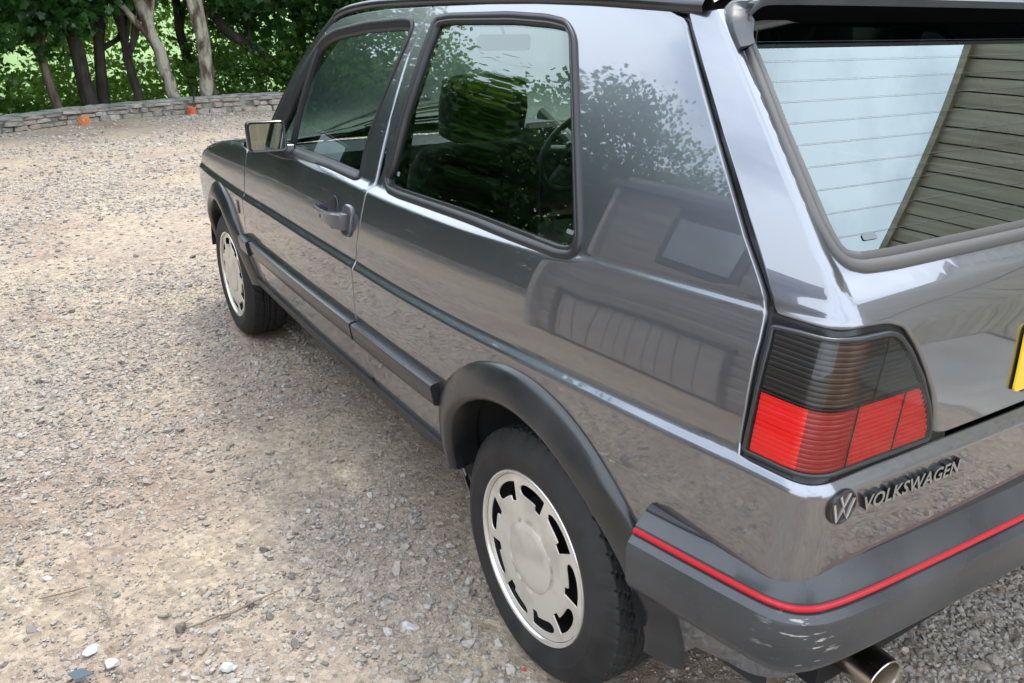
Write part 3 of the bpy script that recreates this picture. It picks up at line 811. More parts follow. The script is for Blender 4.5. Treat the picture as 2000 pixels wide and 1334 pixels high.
def crown_mesh(name, seed, n_clump, per, R, size, m, lobed, spread=.3):
    rng = np.random.default_rng(seed); V, F_ = leaves(crown_points(n_clump, per, R, rng, spread), size, rng, lobed)
    me = fast_mesh(name, V, F_); me.materials.append(m); return me
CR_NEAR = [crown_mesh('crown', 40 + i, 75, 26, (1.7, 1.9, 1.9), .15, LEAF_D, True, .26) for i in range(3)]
CR_FAR = [crown_mesh('crown', 50 + i, 210, 36, (2.0, 2.0, 2.0), .115, m, False, .27) for i, m in enumerate((LEAF_D, LEAF_D, LEAF_M))]  # darker leaves paint in the shaded inside of the crowns
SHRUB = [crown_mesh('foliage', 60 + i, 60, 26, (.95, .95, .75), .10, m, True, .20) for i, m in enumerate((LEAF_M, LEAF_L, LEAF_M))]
def limb_mesh(path, r0, r1, rng, limbs=5, crown_c=None, R=1.6):
    mb = MB(); k = len(path); pts = [Vector(p) for p in path]
    # wavy, thicker at the foot
    fine = []; rs = []
    for i in range(k - 1):
        for j in range(4):
            t = (i + j / 4) / (k - 1); fine.append(pts[i].lerp(pts[i + 1], j / 4) + Vector((rng.normal(0, .012), rng.normal(0, .012), 0))); rs.append((r0 + (r1 - r0) * t) * (1 + .45 * max(0, 1 - t * 7)) * (1 + rng.normal(0, .03)))
    fine.append(pts[-1]); rs.append(r1); mb.tube(fine, rs, 12)
    if crown_c is not None:
        for q in range(limbs):
            s_ = fine[int(len(fine) * (.45 + .5 * rng.random())) - 1]; d = rng.standard_normal(3); d[2] = abs(d[2]) * .6 + .2; d /= np.linalg.norm(d)
            e = Vector(crown_c) + Vector(d * R * .8); m1_ = s_.lerp(e, .45) + Vector(rng.standard_normal(3) * .12)
            mb.tube([s_, m1_, e], [r1 * .75, r1 * .45, r1 * .12], 7)
    return mb
rngT = np.random.default_rng(77)
def tree(path, r0, r1, bark, crown_me, crown_c, crown_rot, crown_scale, label, limbs=5, group='trees beyond the stone wall', R=1.6, name='broadleaf_tree', extra=()):
    b = path[0]; t = empty(name, b); rel = [(p_[0] - b[0], p_[1] - b[1], p_[2] - b[2]) for p_ in path]; cc = (crown_c[0] - b[0], crown_c[1] - b[1], crown_c[2] - b[2])
    mb = limb_mesh(rel, r0, r1, rngT, limbs, cc, R * crown_scale)
    for ex_ in extra:
        mb.tube([(p_[0] - b[0], p_[1] - b[1], p_[2] - b[2]) for p_ in ex_[0]], ex_[1], 8)
    mb.obj('trunk', bark, t, 60)
    c = bpy.data.objects.new('crown', crown_me); COL.objects.link(c); c.parent = t; c.location = cc; c.rotation_euler = (0, 0, crown_rot); c.scale = (crown_scale,) * 3
    tag(t, label, 'tree', group); return t
g0 = lambda x, y: float(ground_z(np.array(float(x)), np.array(float(y))))
X0 = 13.5
# the trunks one sees above the wall, left to right
tree([(13.6, .60, -.35), (13.6, .66, .09), (13.65, .76, .88), (13.7, .73, 1.38), (13.7, .70, 2.6)], .085, .05, BARK_B, CR_NEAR[0], (13.3, 1.3, 2.75), .3, .95, 'slim brown leaning tree trunk at the far left of the wall')
tree([(13.9, .16, -.45), (13.9, .18, .1), (13.95, .25, .95), (14.0, .18, 1.66), (14.0, .1, 3.2)], .135, .09, BARK_D, CR_NEAR[1], (13.6, .75, 2.95), 1.4, 1.0, 'thick dark trunk left of centre behind the wall')
tree([(14.3, -.10, -.5), (14.3, -.08, .1), (14.3, -.12, .94), (14.3, -.32, 1.67), (14.3, -.5, 3.4)], .10, .07, BARK_D, CR_NEAR[2], (14.3, -.1, 3.3), 2.2, 1.0, 'dark trunk with a side branch just right of the thick dark one', extra=[([(14.3, -.12, .92), (14.25, -.45, 1.10), (14.2, -.62, 1.45), (14.2, -.95, 1.62)], [.05, .04, .032, .02])])
tree([(13.9, -.60, -.45), (13.9, -.55, .14), (13.95, -.50, .86), (14.0, -.50, 1.16), (14.0, -.42, 2.6)], .085, .045, BARK_D, CR_NEAR[0], (14.6, -.9, 3.5), 3.0, .9, 'dark forked trunk left of the leaning pale tree', extra=[([(13.95, -.50, .84), (13.95, -.68, 1.15), (13.95, -.82, 1.6)], [.06, .045, .03])])
tree([(13.4, -1.09, -.3), (13.4, -1.05, .16), (13.4, -.93, .78), (13.4, -.76, 1.42), (13.4, -.60, 2.2), (13.4, -.5, 3.2)], .108, .075, BARK_P, CR_NEAR[1], (13.6, -.2, 3.7), .9, .95, 'pale lichen-covered trunk leaning left', extra=[([(13.4, -.80, 1.30), (13.4, -.92, 1.75), (13.4, -.95, 2.4)], [.065, .05, .04])])
tree([(13.5, -1.60, -.3), (13.5, -1.57, .2), (13.5, -1.63, 1.0), (13.5, -1.60, 1.69), (13.5, -1.55, 3.4)], .122, .09, BARK_P, CR_NEAR[2], (13.8, -1.6, 3.9), 2.6, 1.0, 'tall upright pale trunk with brown patches nearest the car')
tree([(13.9, -1.78, -.4), (13.9, -1.76, .2), (13.9, -1.76, .92), (13.9, -1.72, 2.0), (13.9, -1.8, 3.2)], .08, .05, BARK_B, CR_NEAR[0], (14.5, -2.3, 3.4), 4.0, .9, 'thin brown trunk close behind the upright pale one')
tree([(14.6, -3.6, -.5), (14.5, -3.3, .45), (14.4, -2.75, .85), (14.3, -2.2, 1.25), (14.2, -1.75, 1.75), (14.2, -1.5, 2.4)], .12, .05, BARK_D, CR_NEAR[1], (14.8, -2.9, 2.6), 5.0, 1.05, 'dark bough slanting up to the left behind the windscreen pillar')
for i, (x, y, z, sc, q, lb) in enumerate(((14.2, -4.3, 2.2, 1.1, 2, 'leafy tree seen through the front door glass'), (15.4, -5.6, 2.6, 1.2, 0, 'leafy tree seen through the rear side glass'), (16.2, 1.6, 2.3, 1.1, 1, 'dark leafy tree at the left edge of the picture'), (15.6, -1.8, 3.4, 1.2, 2, 'dense dark tree deeper in the wood behind the pale trunks'), (16.8, -3.4, 2.6, 1.3, 0, 'dense dark tree deeper in the wood right of the pale trunks'))):
    tree([(x, y, g0(x, y)), (x + .1, y, .4), (x, y + .1, 1.4), (x, y, z)], .11, .06, BARK_D, CR_NEAR[q], (x, y, z + .3), i * 1.3, sc, lb)
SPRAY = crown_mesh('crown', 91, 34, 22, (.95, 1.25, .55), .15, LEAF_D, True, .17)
for t_, (x, y, z, sc) in zip([o for o in COL.objects if o.name.startswith('broadleaf_tree')][:6], ((13.1, 1.15, 1.75, .8), (13.2, .35, 1.75, .75), (13.3, .45, 1.35, .5), (13.5, -.45, 2.0, .8), (13.1, -.75, 1.95, .45), (13.9, -2.3, 1.95, .9))):
    c = bpy.data.objects.new('crown', SPRAY); COL.objects.link(c); c.parent = t_; c.location = (x - t_.location.x, y - t_.location.y, z - t_.location.z); c.scale = (sc,) * 3; c.rotation_euler = (0, 0, y * 3)
# the wood goes on round to the left: out of the frame, mirrored in the paint and glass
k = 0
for row, (off, h0) in enumerate(((1.4, 3.1), (3.6, 3.9))):
    for s in np.arange(.3 + row * .7, cum[-1] - .2, 1.75):
        p_, n_ = wall_at(s); x, y = p_[0] + n_[0] * off, p_[1] + n_[1] * off
        if row == 0 and -3.2 < y < 1.6: continue
        if row == 1 and -3.0 < y < 2.2 and x > 12: continue
        h = h0 + rngT.normal(0, .45); z0 = g0(x, y)
        tree([(x, y, z0), (x + rngT.normal(0, .1), y + rngT.normal(0, .1), z0 + h * .5), (x + rngT.normal(0, .2), y + rngT.normal(0, .2), z0 + h + .4)], .13, .06, BARK_D, CR_FAR[k % 3], (x, y, z0 + h + .6), k * 1.1, .85 + .3 * rngT.random(),
             'broadleaf tree of the wood beyond the frame, mirrored in the car', 4, 'trees mirrored in the car'); k += 1
for s in np.arange(.2, cum[-1], 1.15):
    p_, n_ = wall_at(s); x, y = p_[0] + n_[0] * 2.3, p_[1] + n_[1] * 2.3
    if y < 2.4 and y > -4.5: continue
    z0 = g0(x, y); t = tree([(x, y, z0), (x, y, z0 + .7), (x, y, z0 + 1.5)], .05, .02, BARK_D, CR_FAR[1], (x, y, z0 + 1.5), k * .7, .72, 'low dark understorey tree beyond the frame, mirrored in the car door', 3, 'understorey mirrored in the car'); k += 1
# shrubs between the trunks, lit from behind
sh_ = [(14.6, 1.5, .25, .9, 0), (15.4, .6, .1, .9, 1), (15.2, -.35, -.1, .7, 1), (16.0, -1.0, .2, .9, 1), (14.7, -2.1, .35, .75, 0), (14.5, -2.9, .45, .8, 2), (15.0, -3.9, .5, .9, 0), (14.8, -5.0, .5, 1.0, 2), (16.3, -2.4, .8, 1.1, 0), (14.3, .9, -.15, .55, 2), (16.5, .2, 1.2, 1.0, 1), (17.2, -1.0, 1.5, 1.0, 1), (14.8, -6.4, .6, 1.1, 1), (14.35, -.75, -.1, .42, 2)]
names = ['at the far left behind the wall', 'between the brown and the dark trunk', 'low, between the dark trunks', 'bright, left of the leaning pale trunk', 'right of the upright pale trunk', 'behind the windscreen pillar', 'behind the front door window', 'beyond the rear side window', 'taller, deep behind the pale trunks', 'small, below the brown trunk', 'sunlit, high between the dark trunks', 'sunlit, high behind the leaning trunk', 'sunlit, far right behind the wall', 'smallest, at the foot of the forked trunk']
for i, ((x, y, z, sc, q), nm) in enumerate(zip(sh_, names)):
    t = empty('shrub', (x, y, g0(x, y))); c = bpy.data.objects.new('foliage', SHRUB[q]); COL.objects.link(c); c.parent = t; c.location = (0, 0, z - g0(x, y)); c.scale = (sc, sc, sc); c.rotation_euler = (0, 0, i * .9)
    MB().tube([(0, 0, 0), (.05, .03, (z - g0(x, y)) * .6), (0, 0, z - g0(x, y))], [.03, .02, .01], 6).obj('stem', BARK_D, t)
    tag(t, 'leafy green shrub ' + nm, 'shrub', 'undergrowth behind the wall')

# ------------------------------------------------------------------ timber buildings around the yard, seen in reflections and through the glass
def wood(name, c1, c2, s):
    m = mat(name, c1, .8); noise_color(m, c1, c2, 3.5, 7, .3, .7, stretch=s, bump=(.4, .004), bump_scale=12); return m
CLAP = wood('weathered_cladding', (.19, .165, .145), (.34, .31, .28), (.5, 6, 14))
BRD = wood('weathered_boards', (.28, .24, .165), (.48, .43, .33), (9, 9, .5))
CLAP2 = wood('paler_cladding', (.24, .21, .185), (.40, .37, .335), (.5, 6, 14))
DRK = mat('shed_trim', (.06, .05, .045), .8)
ROOF = mat('felt_roof', (.07, .07, .075), .9)
shed = empty('timber_shed', (1.4, 3.4, 0)); tag(shed, 'weathered clapboard shed left of the frame, mirrored in the rear quarter', 'shed')
def sb(name, x0, x1, y0, y1, z0, z1, m, bev=.004, parent=shed, o0=(1.4, 3.4, 0)):
    return MB().bbox(((x0 + x1) / 2 - o0[0], (y0 + y1) / 2 - o0[1], (z0 + z1) / 2 - o0[2]), (x1 - x0, y1 - y0, z1 - z0), bev).obj(name, m, parent)
sb('core', -.35, 3.0, 3.46, 5.4, 0, 2.1, DRK)
z = .88; i = 0
while z < 2.08:
    for (xa, xb) in (((-.35, 1.28), (2.12, 3.02)) if 1.44 < z < 2.0 else ((-.35, 3.02),)):
        o = MB().box(((xa + xb) / 2 - 1.4, .03, z + .075), (xb - xa, .030, .176), Matrix.Rotation(.24, 3, 'X')).obj('board', random.choice((CLAP, CLAP2, CLAP)), shed)
    z += .15
z = .05
while z < .86:
    for (xa, xb) in ((2.80, 3.02), (-.35, 1.05)):
        MB().box(((xa + xb) / 2 - 1.4, .03, z + .075), (xb - xa, .030, .176), Matrix.Rotation(.24, 3, 'X')).obj('board', random.choice((CLAP, CLAP2, CLAP)), shed)
    z += .15
x = 1.10
while x < 2.70:
    w = random.uniform(.13, .20); sb('door_board', x, min(x + w - .008, 2.74), 3.405, 3.43, .06, .84, CLAP2); x += w
sb('door_post', 2.74, 2.80, 3.38, 3.44, 0, .90, DRK); sb('door_post', 1.05, 1.10, 3.38, 3.44, 0, .90, DRK); sb('door_head', 1.05, 2.80, 3.375, 3.435, .84, .90, DRK)
sb('corner_post', 2.99, 3.07, 3.335, 3.47, 0, 2.10, CLAP2)
win = sb('window', 1.30, 2.10, 3.40, 3.44, 1.50, 2.0, DRK); MB().bbox((.30, -.012, 1.75), (.66, .01, .38), .002).obj('pane', mat('shed_window_pane', (.25, .29, .32), .05, 0, spec=1.0), win)
MB().add([(-1.95, -.12, 2.08), (1.75, -.12, 2.08), (1.75, 2.1, 2.62), (-1.95, 2.1, 2.62), (-1.95, -.12, 2.14), (1.75, -.12, 2.14), (1.75, 2.1, 2.68), (-1.95, 2.1, 2.68)], [(3, 2, 1, 0), (4, 5, 6, 7), (0, 1, 5, 4), (2, 3, 7, 6), (1, 2, 6, 5), (3, 0, 4, 7)]).obj('roof', ROOF, shed)
# tall board wall along the car's far side, with a concrete strip at its foot
barn = empty('board_wall', (0, -2.35, 0)); tag(barn, 'tall weathered vertical-board wall on the far side of the car', 'wall')
x = -4.2
while x < 4.6:
    w = random.uniform(.085, .12); h = min(3.5, max(1.9, 2.66 + .35 * (-.33 - x - w / 2)))
    MB().box((x + w / 2, random.uniform(-.006, .006), h / 2 + .04), (w - .009, .022, h)).obj('board', BRD, barn); x += w
for zz_ in (.5, 1.5): MB().box((.2, -.05, zz_), (8.8, .05, .09)).obj('rail', DRK, barn)
zt_ = lambda x: min(3.5, max(1.9, 2.66 + .35 * (-.33 - x)))
xs_ = np.linspace(-4.2, 4.6, 60); V = [(x, -.08, z) for x in xs_ for z in (0, zt_(x) + .02)]
build('backing', V, [(2 * i, 2 * i + 2, 2 * i + 3, 2 * i + 1) for i in range(59)], DRK, barn)
mb = MB()
for i in range(59):
    a_, b_ = zt_(xs_[i]), zt_(xs_[i + 1]); mb.add([(x_, y_, z_) for x_, q_ in ((xs_[i], a_), (xs_[i + 1], b_)) for y_ in (-.10, .045) for z_ in (q_ + .01, q_ + .05)], [(0, 1, 3, 2), (4, 6, 7, 5), (0, 4, 5, 1), (2, 3, 7, 6), (1, 5, 7, 3), (0, 2, 6, 4)])
mb.obj('cap_board', BRD, barn)
MB().tube([(-4.2, .02, 2.28), (-2, .02, 2.22), (0, .02, 2.25), (2, .02, 2.21), (4.5, .02, 2.27)], .012, 6).obj('cable', RUBBER, barn)
CON = mat('pale_concrete', (.42, .40, .36), .9); noise_color(CON, (.36, .34, .30), (.48, .46, .42), 3, 6)
o = MB().bbox((0, -1.78, .012), (9.2, 1.10, .04), .008).obj('concrete_path', CON); tag(o, kind='structure')
# gate behind the camera, mirrored in the door mirror
gate = empty('board_gate', (-4.6, 2.0, 0)); tag(gate, 'closed timber gate behind the camera, mirrored in the wing mirror', 'gate')
y = -1.6
while y < 2.2:
    w = random.uniform(.30, .36); MB().bbox((0, y + w / 2, 1.0), (.03, w - .012, 1.9), .003).obj('board', BRD, gate); y += w
for zz_ in (.35, 1.0, 1.65): MB().bbox((.035, .3, zz_), (.04, 3.8, .11), .004).obj('rail', BRD, gate)
CAR = empty('parked_car', (0, 0, 0))
tag(CAR, 'dark grey metallic three-door hatchback parked on the gravel', 'car')

GAP = .0022
def zrows(extra):
    def rows(x):
        z = list(np.arange(.16, 1.46, .028)); zl = float(zs_b(x)); b = float(zb(x))
        add = [zl - .008, zl - .002, zl + .002, zl + .006, zl + .012, zl + .016, zl + .020, zl + .028,
               b - .014, b + .026] + extra
        z = [q for q in z if min(abs(q - a) for a in add) > .009] + add
        return sorted(z)
    return rows
# heights at which the roof rail runs, and the front pillar line
zrail = pch([-.22, .1, .5, .8, 1.1, 1.3, 1.42], [1.381, 1.399, 1.409, 1.412, 1.410, 1.400, 1.384])

def belt(x0, x1, fs):
    return [fs(x, float(zb(x)) + dz) for x in np.arange(x0, x1, .009) for dz in (-.006, -.004, -.002, .0, .002, .004, .006, .008, .011, .014, .018)]
# ---- quarter panel (side behind the door, running round under the lamps to the tail's centre)
qp = [(sx(.844, .372), .372), (sx(.845, .46), .46), (sx(.847, .6), .6), (sx(.848, .74), .74), (sx(.834, .85), .85), (sx(.825, .943), .943),
      (sx(.821, 1.126), 1.126), (sx(.814, 1.28), 1.28), (sx(.768, 1.400), 1.400), (sx(.5, 1.401), 1.401), (sx(.3, 1.399), 1.399), (sx(.1, 1.392), 1.392),
      (-.100, 1.380), (-.076, 1.368), (-.088, 1.286), (-.102, 1.181), (-.117, 1.076), (-.121, .989), (-.122, .923), (-.118, .80), (-.117, .7815),
      (-.06, .7815), (.0, .7815), (.12, .784), (.25, .7845), (.5, .7845), (.776, .7845), (.776, .43), (.4, .42), (.1, .40), (0, .385), (-.08, .37), (-.15, .345)]
ARC = (.005, .317)
R_ARCH = .345
for d in np.linspace(194, -10, 40):
    a = math.radians(d); x = ARC[0] + R_ARCH * math.cos(a); z = ARC[1] + R_ARCH * math.sin(a)
    qp.append((sx(x, z), z))
qp += [(sx(.36, .34), .34)]
qwin = [(.732, 1.373), (.665, 1.379), (.392, 1.380), (.239, 1.374), (.164, 1.365), (.118, 1.337), (.043, 1.227), (-.036, 1.096), (-.078, 1.017), (-.087, .987), (-.072, .967), (-.034, .960),
        (.304, .957), (.67, .950), (.745, .952), (.776, .985), (.758, 1.148), (.742, 1.305)]
qwin_s = fillet([(sx(x, z), z) for x, z in qwin], .02, 4)
def rows_q(s): return zrows([])(-.63 - min(s, 0))
quarter = panel('quarter_panel', P, np.array(qp), [qwin_s], PAINT, CAR, extra=belt(-.52, .84, lambda x, z: (sx(x, z), z)) + [(q, z) for q in np.arange(-.20, .14, .006) for z in np.arange(.7575, .7810, .0032)], rows=rows_q, cols=np.concatenate([np.arange(-1.47, -.075, .028), np.arange(-.07, .08, .008), np.arange(.09, .78, .03)]))
seal_prof = [(-.003, -.002), (-.002, .004), (.003, .0065), (.009, .006), (.0115, .0035), (.013, .0045), (.017, .0045), (.020, .001), (.021, -.008), (.021, -.02)]
qw = band('side_window_seal', P, qwin_s, seal_prof, RUBBER, CAR)
inset = ccw(resample(qwin_s, .012)); inset = inset + .018 * inward(inset)
qg = panel('side_window', P, inset, [], GLASS, CAR, res=.06, off=-.006, edge=.001, wall=False)
qw.parent = qg; qw.name = 'seal'

# ---- door
door_out = [(.849, .372), (.850, .46), (.852, .6), (.853, .74), (.839, .85), (.830, .943), (.826, 1.126), (.819, 1.28), (.773, 1.3995), (1.037, 1.3965), (1.219, 1.387), (1.367, 1.374),
            (1.453, 1.352), (1.53, 1.302), (1.62, 1.228), (1.70, 1.140), (1.78, 1.045), (1.865, .955), (1.93, .925), (2.030, .898), (2.036, .74), (2.030, .6), (2.005, .45), (1.985, .36)]
dlo = [(.921, .951), (.925, 1.039), (.885, 1.186), (.842, 1.315), (.838, 1.352), (.858, 1.368), (.912, 1.372), (1.152, 1.362), (1.403, 1.338), (1.500, 1.305), (1.560, 1.238), (1.630, 1.150), (1.672, 1.090), (1.752, .985), (1.752, .957), (1.494, .953), (1.158, .955)]
door_o = fillet(door_out, [.03, .0, .0, 0, 0, 0, 0, 0, .008] + [.02] * 11 + [.01, .01, .01, .05], 4)
dlo_o = fillet(dlo, [.03, 0.02, .02, .02, .015, .02, .03, .03, .06, .05, .03, .03, .03, .02, .012, .01, .01], 4)
hx, hz = 1.02, .845
cup_ring = np.array([(hx + .014 + .038 * math.cos(2 * math.pi * i / 28), hz + .002 + .046 * math.sin(2 * math.pi * i / 28)) for i in range(28)])
door = panel('door', S, door_o, [dlo_o, cup_ring], PAINT, CAR, extra=belt(.86, 2.02, lambda x, z: (x, z)), rows=zrows([]))
ds = band('window_seal', S, dlo_o, [(-.003, -.002), (-.002, .003), (.004, .005), (.010, .0035), (.013, .001), (.020, -.002), (.026, -.006), (.027, -.016)], RUBBER, door)
di = ccw(resample(dlo_o, .012)); di = di + .022 * inward(di)
dg = panel('door_window', S, di, [], GLASS, CAR, res=.06, off=-.011, edge=.001, wall=False)
# bar between the quarterlight and the sliding glass
bar = resample([(1.505, 1.300), (1.528, 1.207), (1.545, 1.10), (1.552, .955)], .02, False)
qb = band('quarterlight_bar', S, bar, [(-.012, -.014), (-.011, .000), (-.004, .003), (.006, .003), (.012, -.001), (.013, -.014)], RUBBER, door, closed=False)

# ---- front wing
wing_out = [(2.0415, .897), (2.041, .74), (2.035, .6), (2.010, .45), (1.990, .36), (2.10, .35)]
AF = (2.475, .305)
for d in np.linspace(172, 8, 36):
    a = math.radians(d); wing_out.append((AF[0] + .335 * math.cos(a), AF[1] + .335 * math.sin(a)))
wing_out += [(2.83, .36), (3.02, .40), (3.06, .50), (3.07, .62), (3.05, .70), (3.02, float(zb(3.02)) + .005)]
for x in (2.95, 2.8, 2.6, 2.4, 2.2): wing_out.append((x, float(zb(x)) + .012))
wing = panel('front_wing', S, np.array(wing_out), [], PAINT, CAR, rows=zrows([]))

# ---- bonnet, roof, screen and front (top surfaces)
def RF(a, t):
    a = np.asarray(a, float); t = np.asarray(t, float); a, t = np.broadcast_arrays(a, t)
    z0 = zrail(a); y0 = ys(a, z0 - .006) - .012; u = np.abs(t)
    z = z0 + .012 + .030 * (1 - u ** 2.6) - .010 * sstep(.93, 1.0, u)
    return np.stack([a - .02 * (1 - u * u) * sstep(.5, -.2, a) + .03 * (1 - u * u) * sstep(1.0, 1.4, a), t * y0, z], -1)
def BN(a, t):
    a = np.asarray(a, float); t = np.asarray(t, float); a, t = np.broadcast_arrays(a, t)
    b = zb(a); y0 = ys(a, b + .012) - .002; u = np.abs(t)
    return np.stack([a, t * y0, b + .011 + .012 * (1 - u ** 2.2)], -1)
def grid(name, F, A, B, m, parent, flip=False):
    AA, BB = np.meshgrid(A, B, indexing='ij'); X, n = normal(F, AA.ravel(), BB.ravel()); na, nb = AA.shape; Fc = []
    for i in range(na - 1):
        for j in range(nb - 1):
            q = [i * nb + j, (i + 1) * nb + j, (i + 1) * nb + j + 1, i * nb + j + 1]
            a, b, c = X[q[0]], X[q[1]], X[q[2]]
            Fc.append(tuple(q) if np.cross(b - a, c - a) @ n[q[0]] > 0 else tuple(reversed(q)))
    return build(name, X, Fc, m, parent, normals=n)
roof = grid('roof', RF, np.linspace(-.19, 1.43, 40), np.concatenate([np.linspace(-1, -.9, 6), np.linspace(-.8, .8, 11), np.linspace(.9, 1, 6)]), PAINT, CAR)
bonnet = grid('bonnet', BN, np.linspace(2.02, 3.06, 24), np.linspace(-1, 1, 21), PAINT, CAR)
def HL(a, t): X = RF(a, t); X[..., 2] -= .028; return X
headlining = grid('headlining', HL, np.linspace(-.15, 1.40, 12), np.linspace(-.97, .97, 11), LINING, CAR)
# pillar line, from screen top to screen base
pil = pch([.90, .95, 1.045, 1.140, 1.228, 1.302, 1.352, 1.385], [1.98, 1.885, 1.79, 1.712, 1.632, 1.544, 1.470, 1.425])
def WS(t, v):
    t = np.asarray(t, float); v = np.asarray(v, float); t, v = np.broadcast_arrays(t, v)
    z = .915 + v * (1.388 - .915); x = pil(z); y = ys(x, z) - .045; u = np.abs(t)
    return np.stack([x + (.085 - .05 * v) * (1 - u * u), t * y, z + .01 * (1 - u * u)], -1)
wsc = grid('windscreen', WS, np.linspace(-1, 1, 21), np.linspace(0, 1, 10), GLASS, CAR)
for sg in (1,):
    V = []; zz = np.linspace(.90, 1.392, 24); Fc = []
    for z in zz:
        x = float(pil(z)); y = float(ys(x, z))
        V += [(x - .006, y - .012, z), (x + .004, y - .002, z + .004), (x + .016, y - .004, z + .010), (x + .020, y - .018, z + .012), (x + .012, y - .050, z + .008), (x - .010, y - .060, z - .006), (x - .03, y - .05, z - .02)]
    for i in range(len(zz) - 1):
        for j in range(6): Fc.append((i * 7 + j, i * 7 + j + 1, i * 7 + 7 + j + 1, i * 7 + 7 + j))
    ap = fix_normals(build('windscreen_pillar', V, Fc, TRIM, CAR)); auto(ap, 50)
# black gutter along the roof edge
V = []; Fc = []; xs_ = np.linspace(-.20, 1.44, 50)
for x in xs_:
    z = float(zrail(x)); y = float(ys(x, z))
    if x > 1.40: z -= (x - 1.40) * .25
    V += [(x, y - .004, z - .012), (x, y + .005, z - .008), (x, y + .008, z + .002), (x, y + .003, z + .012), (x, y - .014, z + .015), (x, y - .022, z + .004)]
for i in range(len(xs_) - 1):
    for j in range(5): Fc.append((i * 6 + j, i * 6 + j + 1, i * 6 + 6 + j + 1, i * 6 + 6 + j))
gut = fix_normals(build('roof_gutter', V, Fc, TRIM, CAR)); auto(gut, 60)

# ---- tailgate
hl = [(-.061, 1.380), (-.070, 1.297), (-.081, 1.208), (-.093, 1.104), (-.104, 1.01), (-.106, .991), (-.053, .9915), (-.011, .993), (.028, .994), (.090, .991), (.118, .982), (.149, .956), (.198, .905), (.230, .864), (.252, .82), (.262, .7945), (.285, .7905), (.494, .7905)]
ha = [(float(corner(z)[1]) - s, z) for s, z in hl] + [(.12, .7905)]
ha = ha + [(-a, z) for a, z in reversed(ha)] + [(-.4, 1.392), (0, 1.396), (.4, 1.392)]
so = [(.036, 1.368), (.036, 1.288), (.031, 1.207), (.029, 1.105), (.038, 1.070), (.053, 1.054), (.080, 1.047), (.141, 1.045), (.445, 1.046)]
wa = [(float(corner(z)[1]) - s, z) for s, z in so]
wa = wa + [(-a, z) for a, z in reversed(wa)] + [(-.45, 1.382), (0, 1.385), (.45, 1.382)]
wa = fillet(wa, [.02, .02, .02, .03, .02, .02, .02, .02, .0] + [.0, .02, .02, .02, .02, .03, .02, .02, .02] + [.02, 0.02, .02], 4)
ha = fillet(ha, .008, 3)
def hrows(a):
    add = [.782, .786, .79] + list(np.arange(.975, 1.075, .007)); z = list(np.arange(.80, 1.40, .028))
    return sorted([q for q in z if min(abs(q - w) for w in add) > .006] + add)
side_cols = np.concatenate([np.arange(.575, .92, .009)])
hatch = panel('tailgate', PY, ha, [wa], PAINT, CAR, rows=hrows, cols=np.concatenate([-side_cols[::-1], np.arange(-.56, .57, .035), side_cols]), edge=.004, depth=.016)
band('rear_window_seal', PY, wa, [(-.004, -.003), (-.003, .004), (.002, .007), (.008, .005), (.010, .003), (.012, .0055), (.018, .005), (.021, -.003)], mat('grey_rubber_seal', (.085, .08, .075), .45), hatch)
wi = ccw(resample(wa, .014)); wi = wi + .016 * inward(wi)
rwin = panel('rear_window', PY, wi, [], GLASS_REAR, CAR, res=.05, off=-.001, edge=.001, wall=False)
# fine heater wires across the rear glass
V = []; Fc = []
for zc in np.arange(1.085, 1.335, .0275):
    aa = np.linspace(-1, 1, 40) * (float(corner(zc)[1]) - .06)
    for dz in (-.00018, .00018):
        X, n = normal(PY, aa, zc + dz + 0 * aa); V += list(X + .0006 * n)
    b = len(V) - 80; Fc += [(b + i, b + i + 1, b + 41 + i, b + 40 + i) for i in range(39)]
build('heater_wires', V, Fc, mat('heater_wire', (.05, .055, .055), .5), rwin)
# spoiler lip hugging the top of the rear window
SPM = mat('grey_spoiler_plastic', (.045, .047, .052), .5); noise_color(SPM, (.036, .038, .043), (.058, .060, .066), 12, 5, .3, .7, rough=(.40, .55), bump=(.08, .001), bump_scale=700)
SPT = [0, .035, .07, .12, .20, .45, 1.0]
_so = [(.004, 1.322), (.003, 1.346), (.007, 1.369), (.026, 1.389), (.075, 1.3975), (.25, 1.3995)]
_si = [(.024, 1.320), (.028, 1.336), (.038, 1.349), (.062, 1.3575), (.105, 1.3600), (.27, 1.3605)]
_yo = [float(corner(z)[1]) - s for s, z in _so] + [0]; _yi = [float(corner(z)[1]) - s for s, z in _si] + [0]
fo = (pch(SPT, _yo), pch(SPT, [z for s, z in _so] + [1.401])); fi = (pch(SPT, _yi), pch(SPT, [z for s, z in _si] + [1.361]))
tt = np.concatenate([np.linspace(0, .2, 26), np.linspace(.21, 1, 20)]); kh = .40 + .60 * sstep(0, .14, tt)
V = []; rowsS = ((0, -.004), (0, .006), (.10, .018), (.35, .034), (.65, .047), (.90, .053), (1.0, .050), (1.06, .040))
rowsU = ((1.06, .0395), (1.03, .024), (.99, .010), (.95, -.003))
def sp_mesh(name, rows_, m, parent):
    V = []; Fc = []; n = 2 * len(tt) - 1
    for f, h in rows_:
        a_ = fo[0](tt) + (fi[0](tt) - fo[0](tt)) * f; z_ = fo[1](tt) + (fi[1](tt) - fo[1](tt)) * f
        X, nn = normal(PY, a_, z_); q = X + (h * kh)[:, None] * nn
        V += [tuple(w) for w in q] + [(w[0], -w[1], w[2]) for w in q[:-1][::-1]]
    for j in range(len(rows_) - 1): Fc += [(j * n + i, j * n + i + 1, (j + 1) * n + i + 1, (j + 1) * n + i) for i in range(n - 1)]
    L = len(rows_)
    if L > 5: Fc += [tuple(j * n for j in range(L)), tuple(j * n + n - 1 for j in range(L))]
    return auto(fix_normals(build(name, V, Fc, m, parent)), 50)
spoil = sp_mesh('spoiler', rowsS, SPM, CAR)
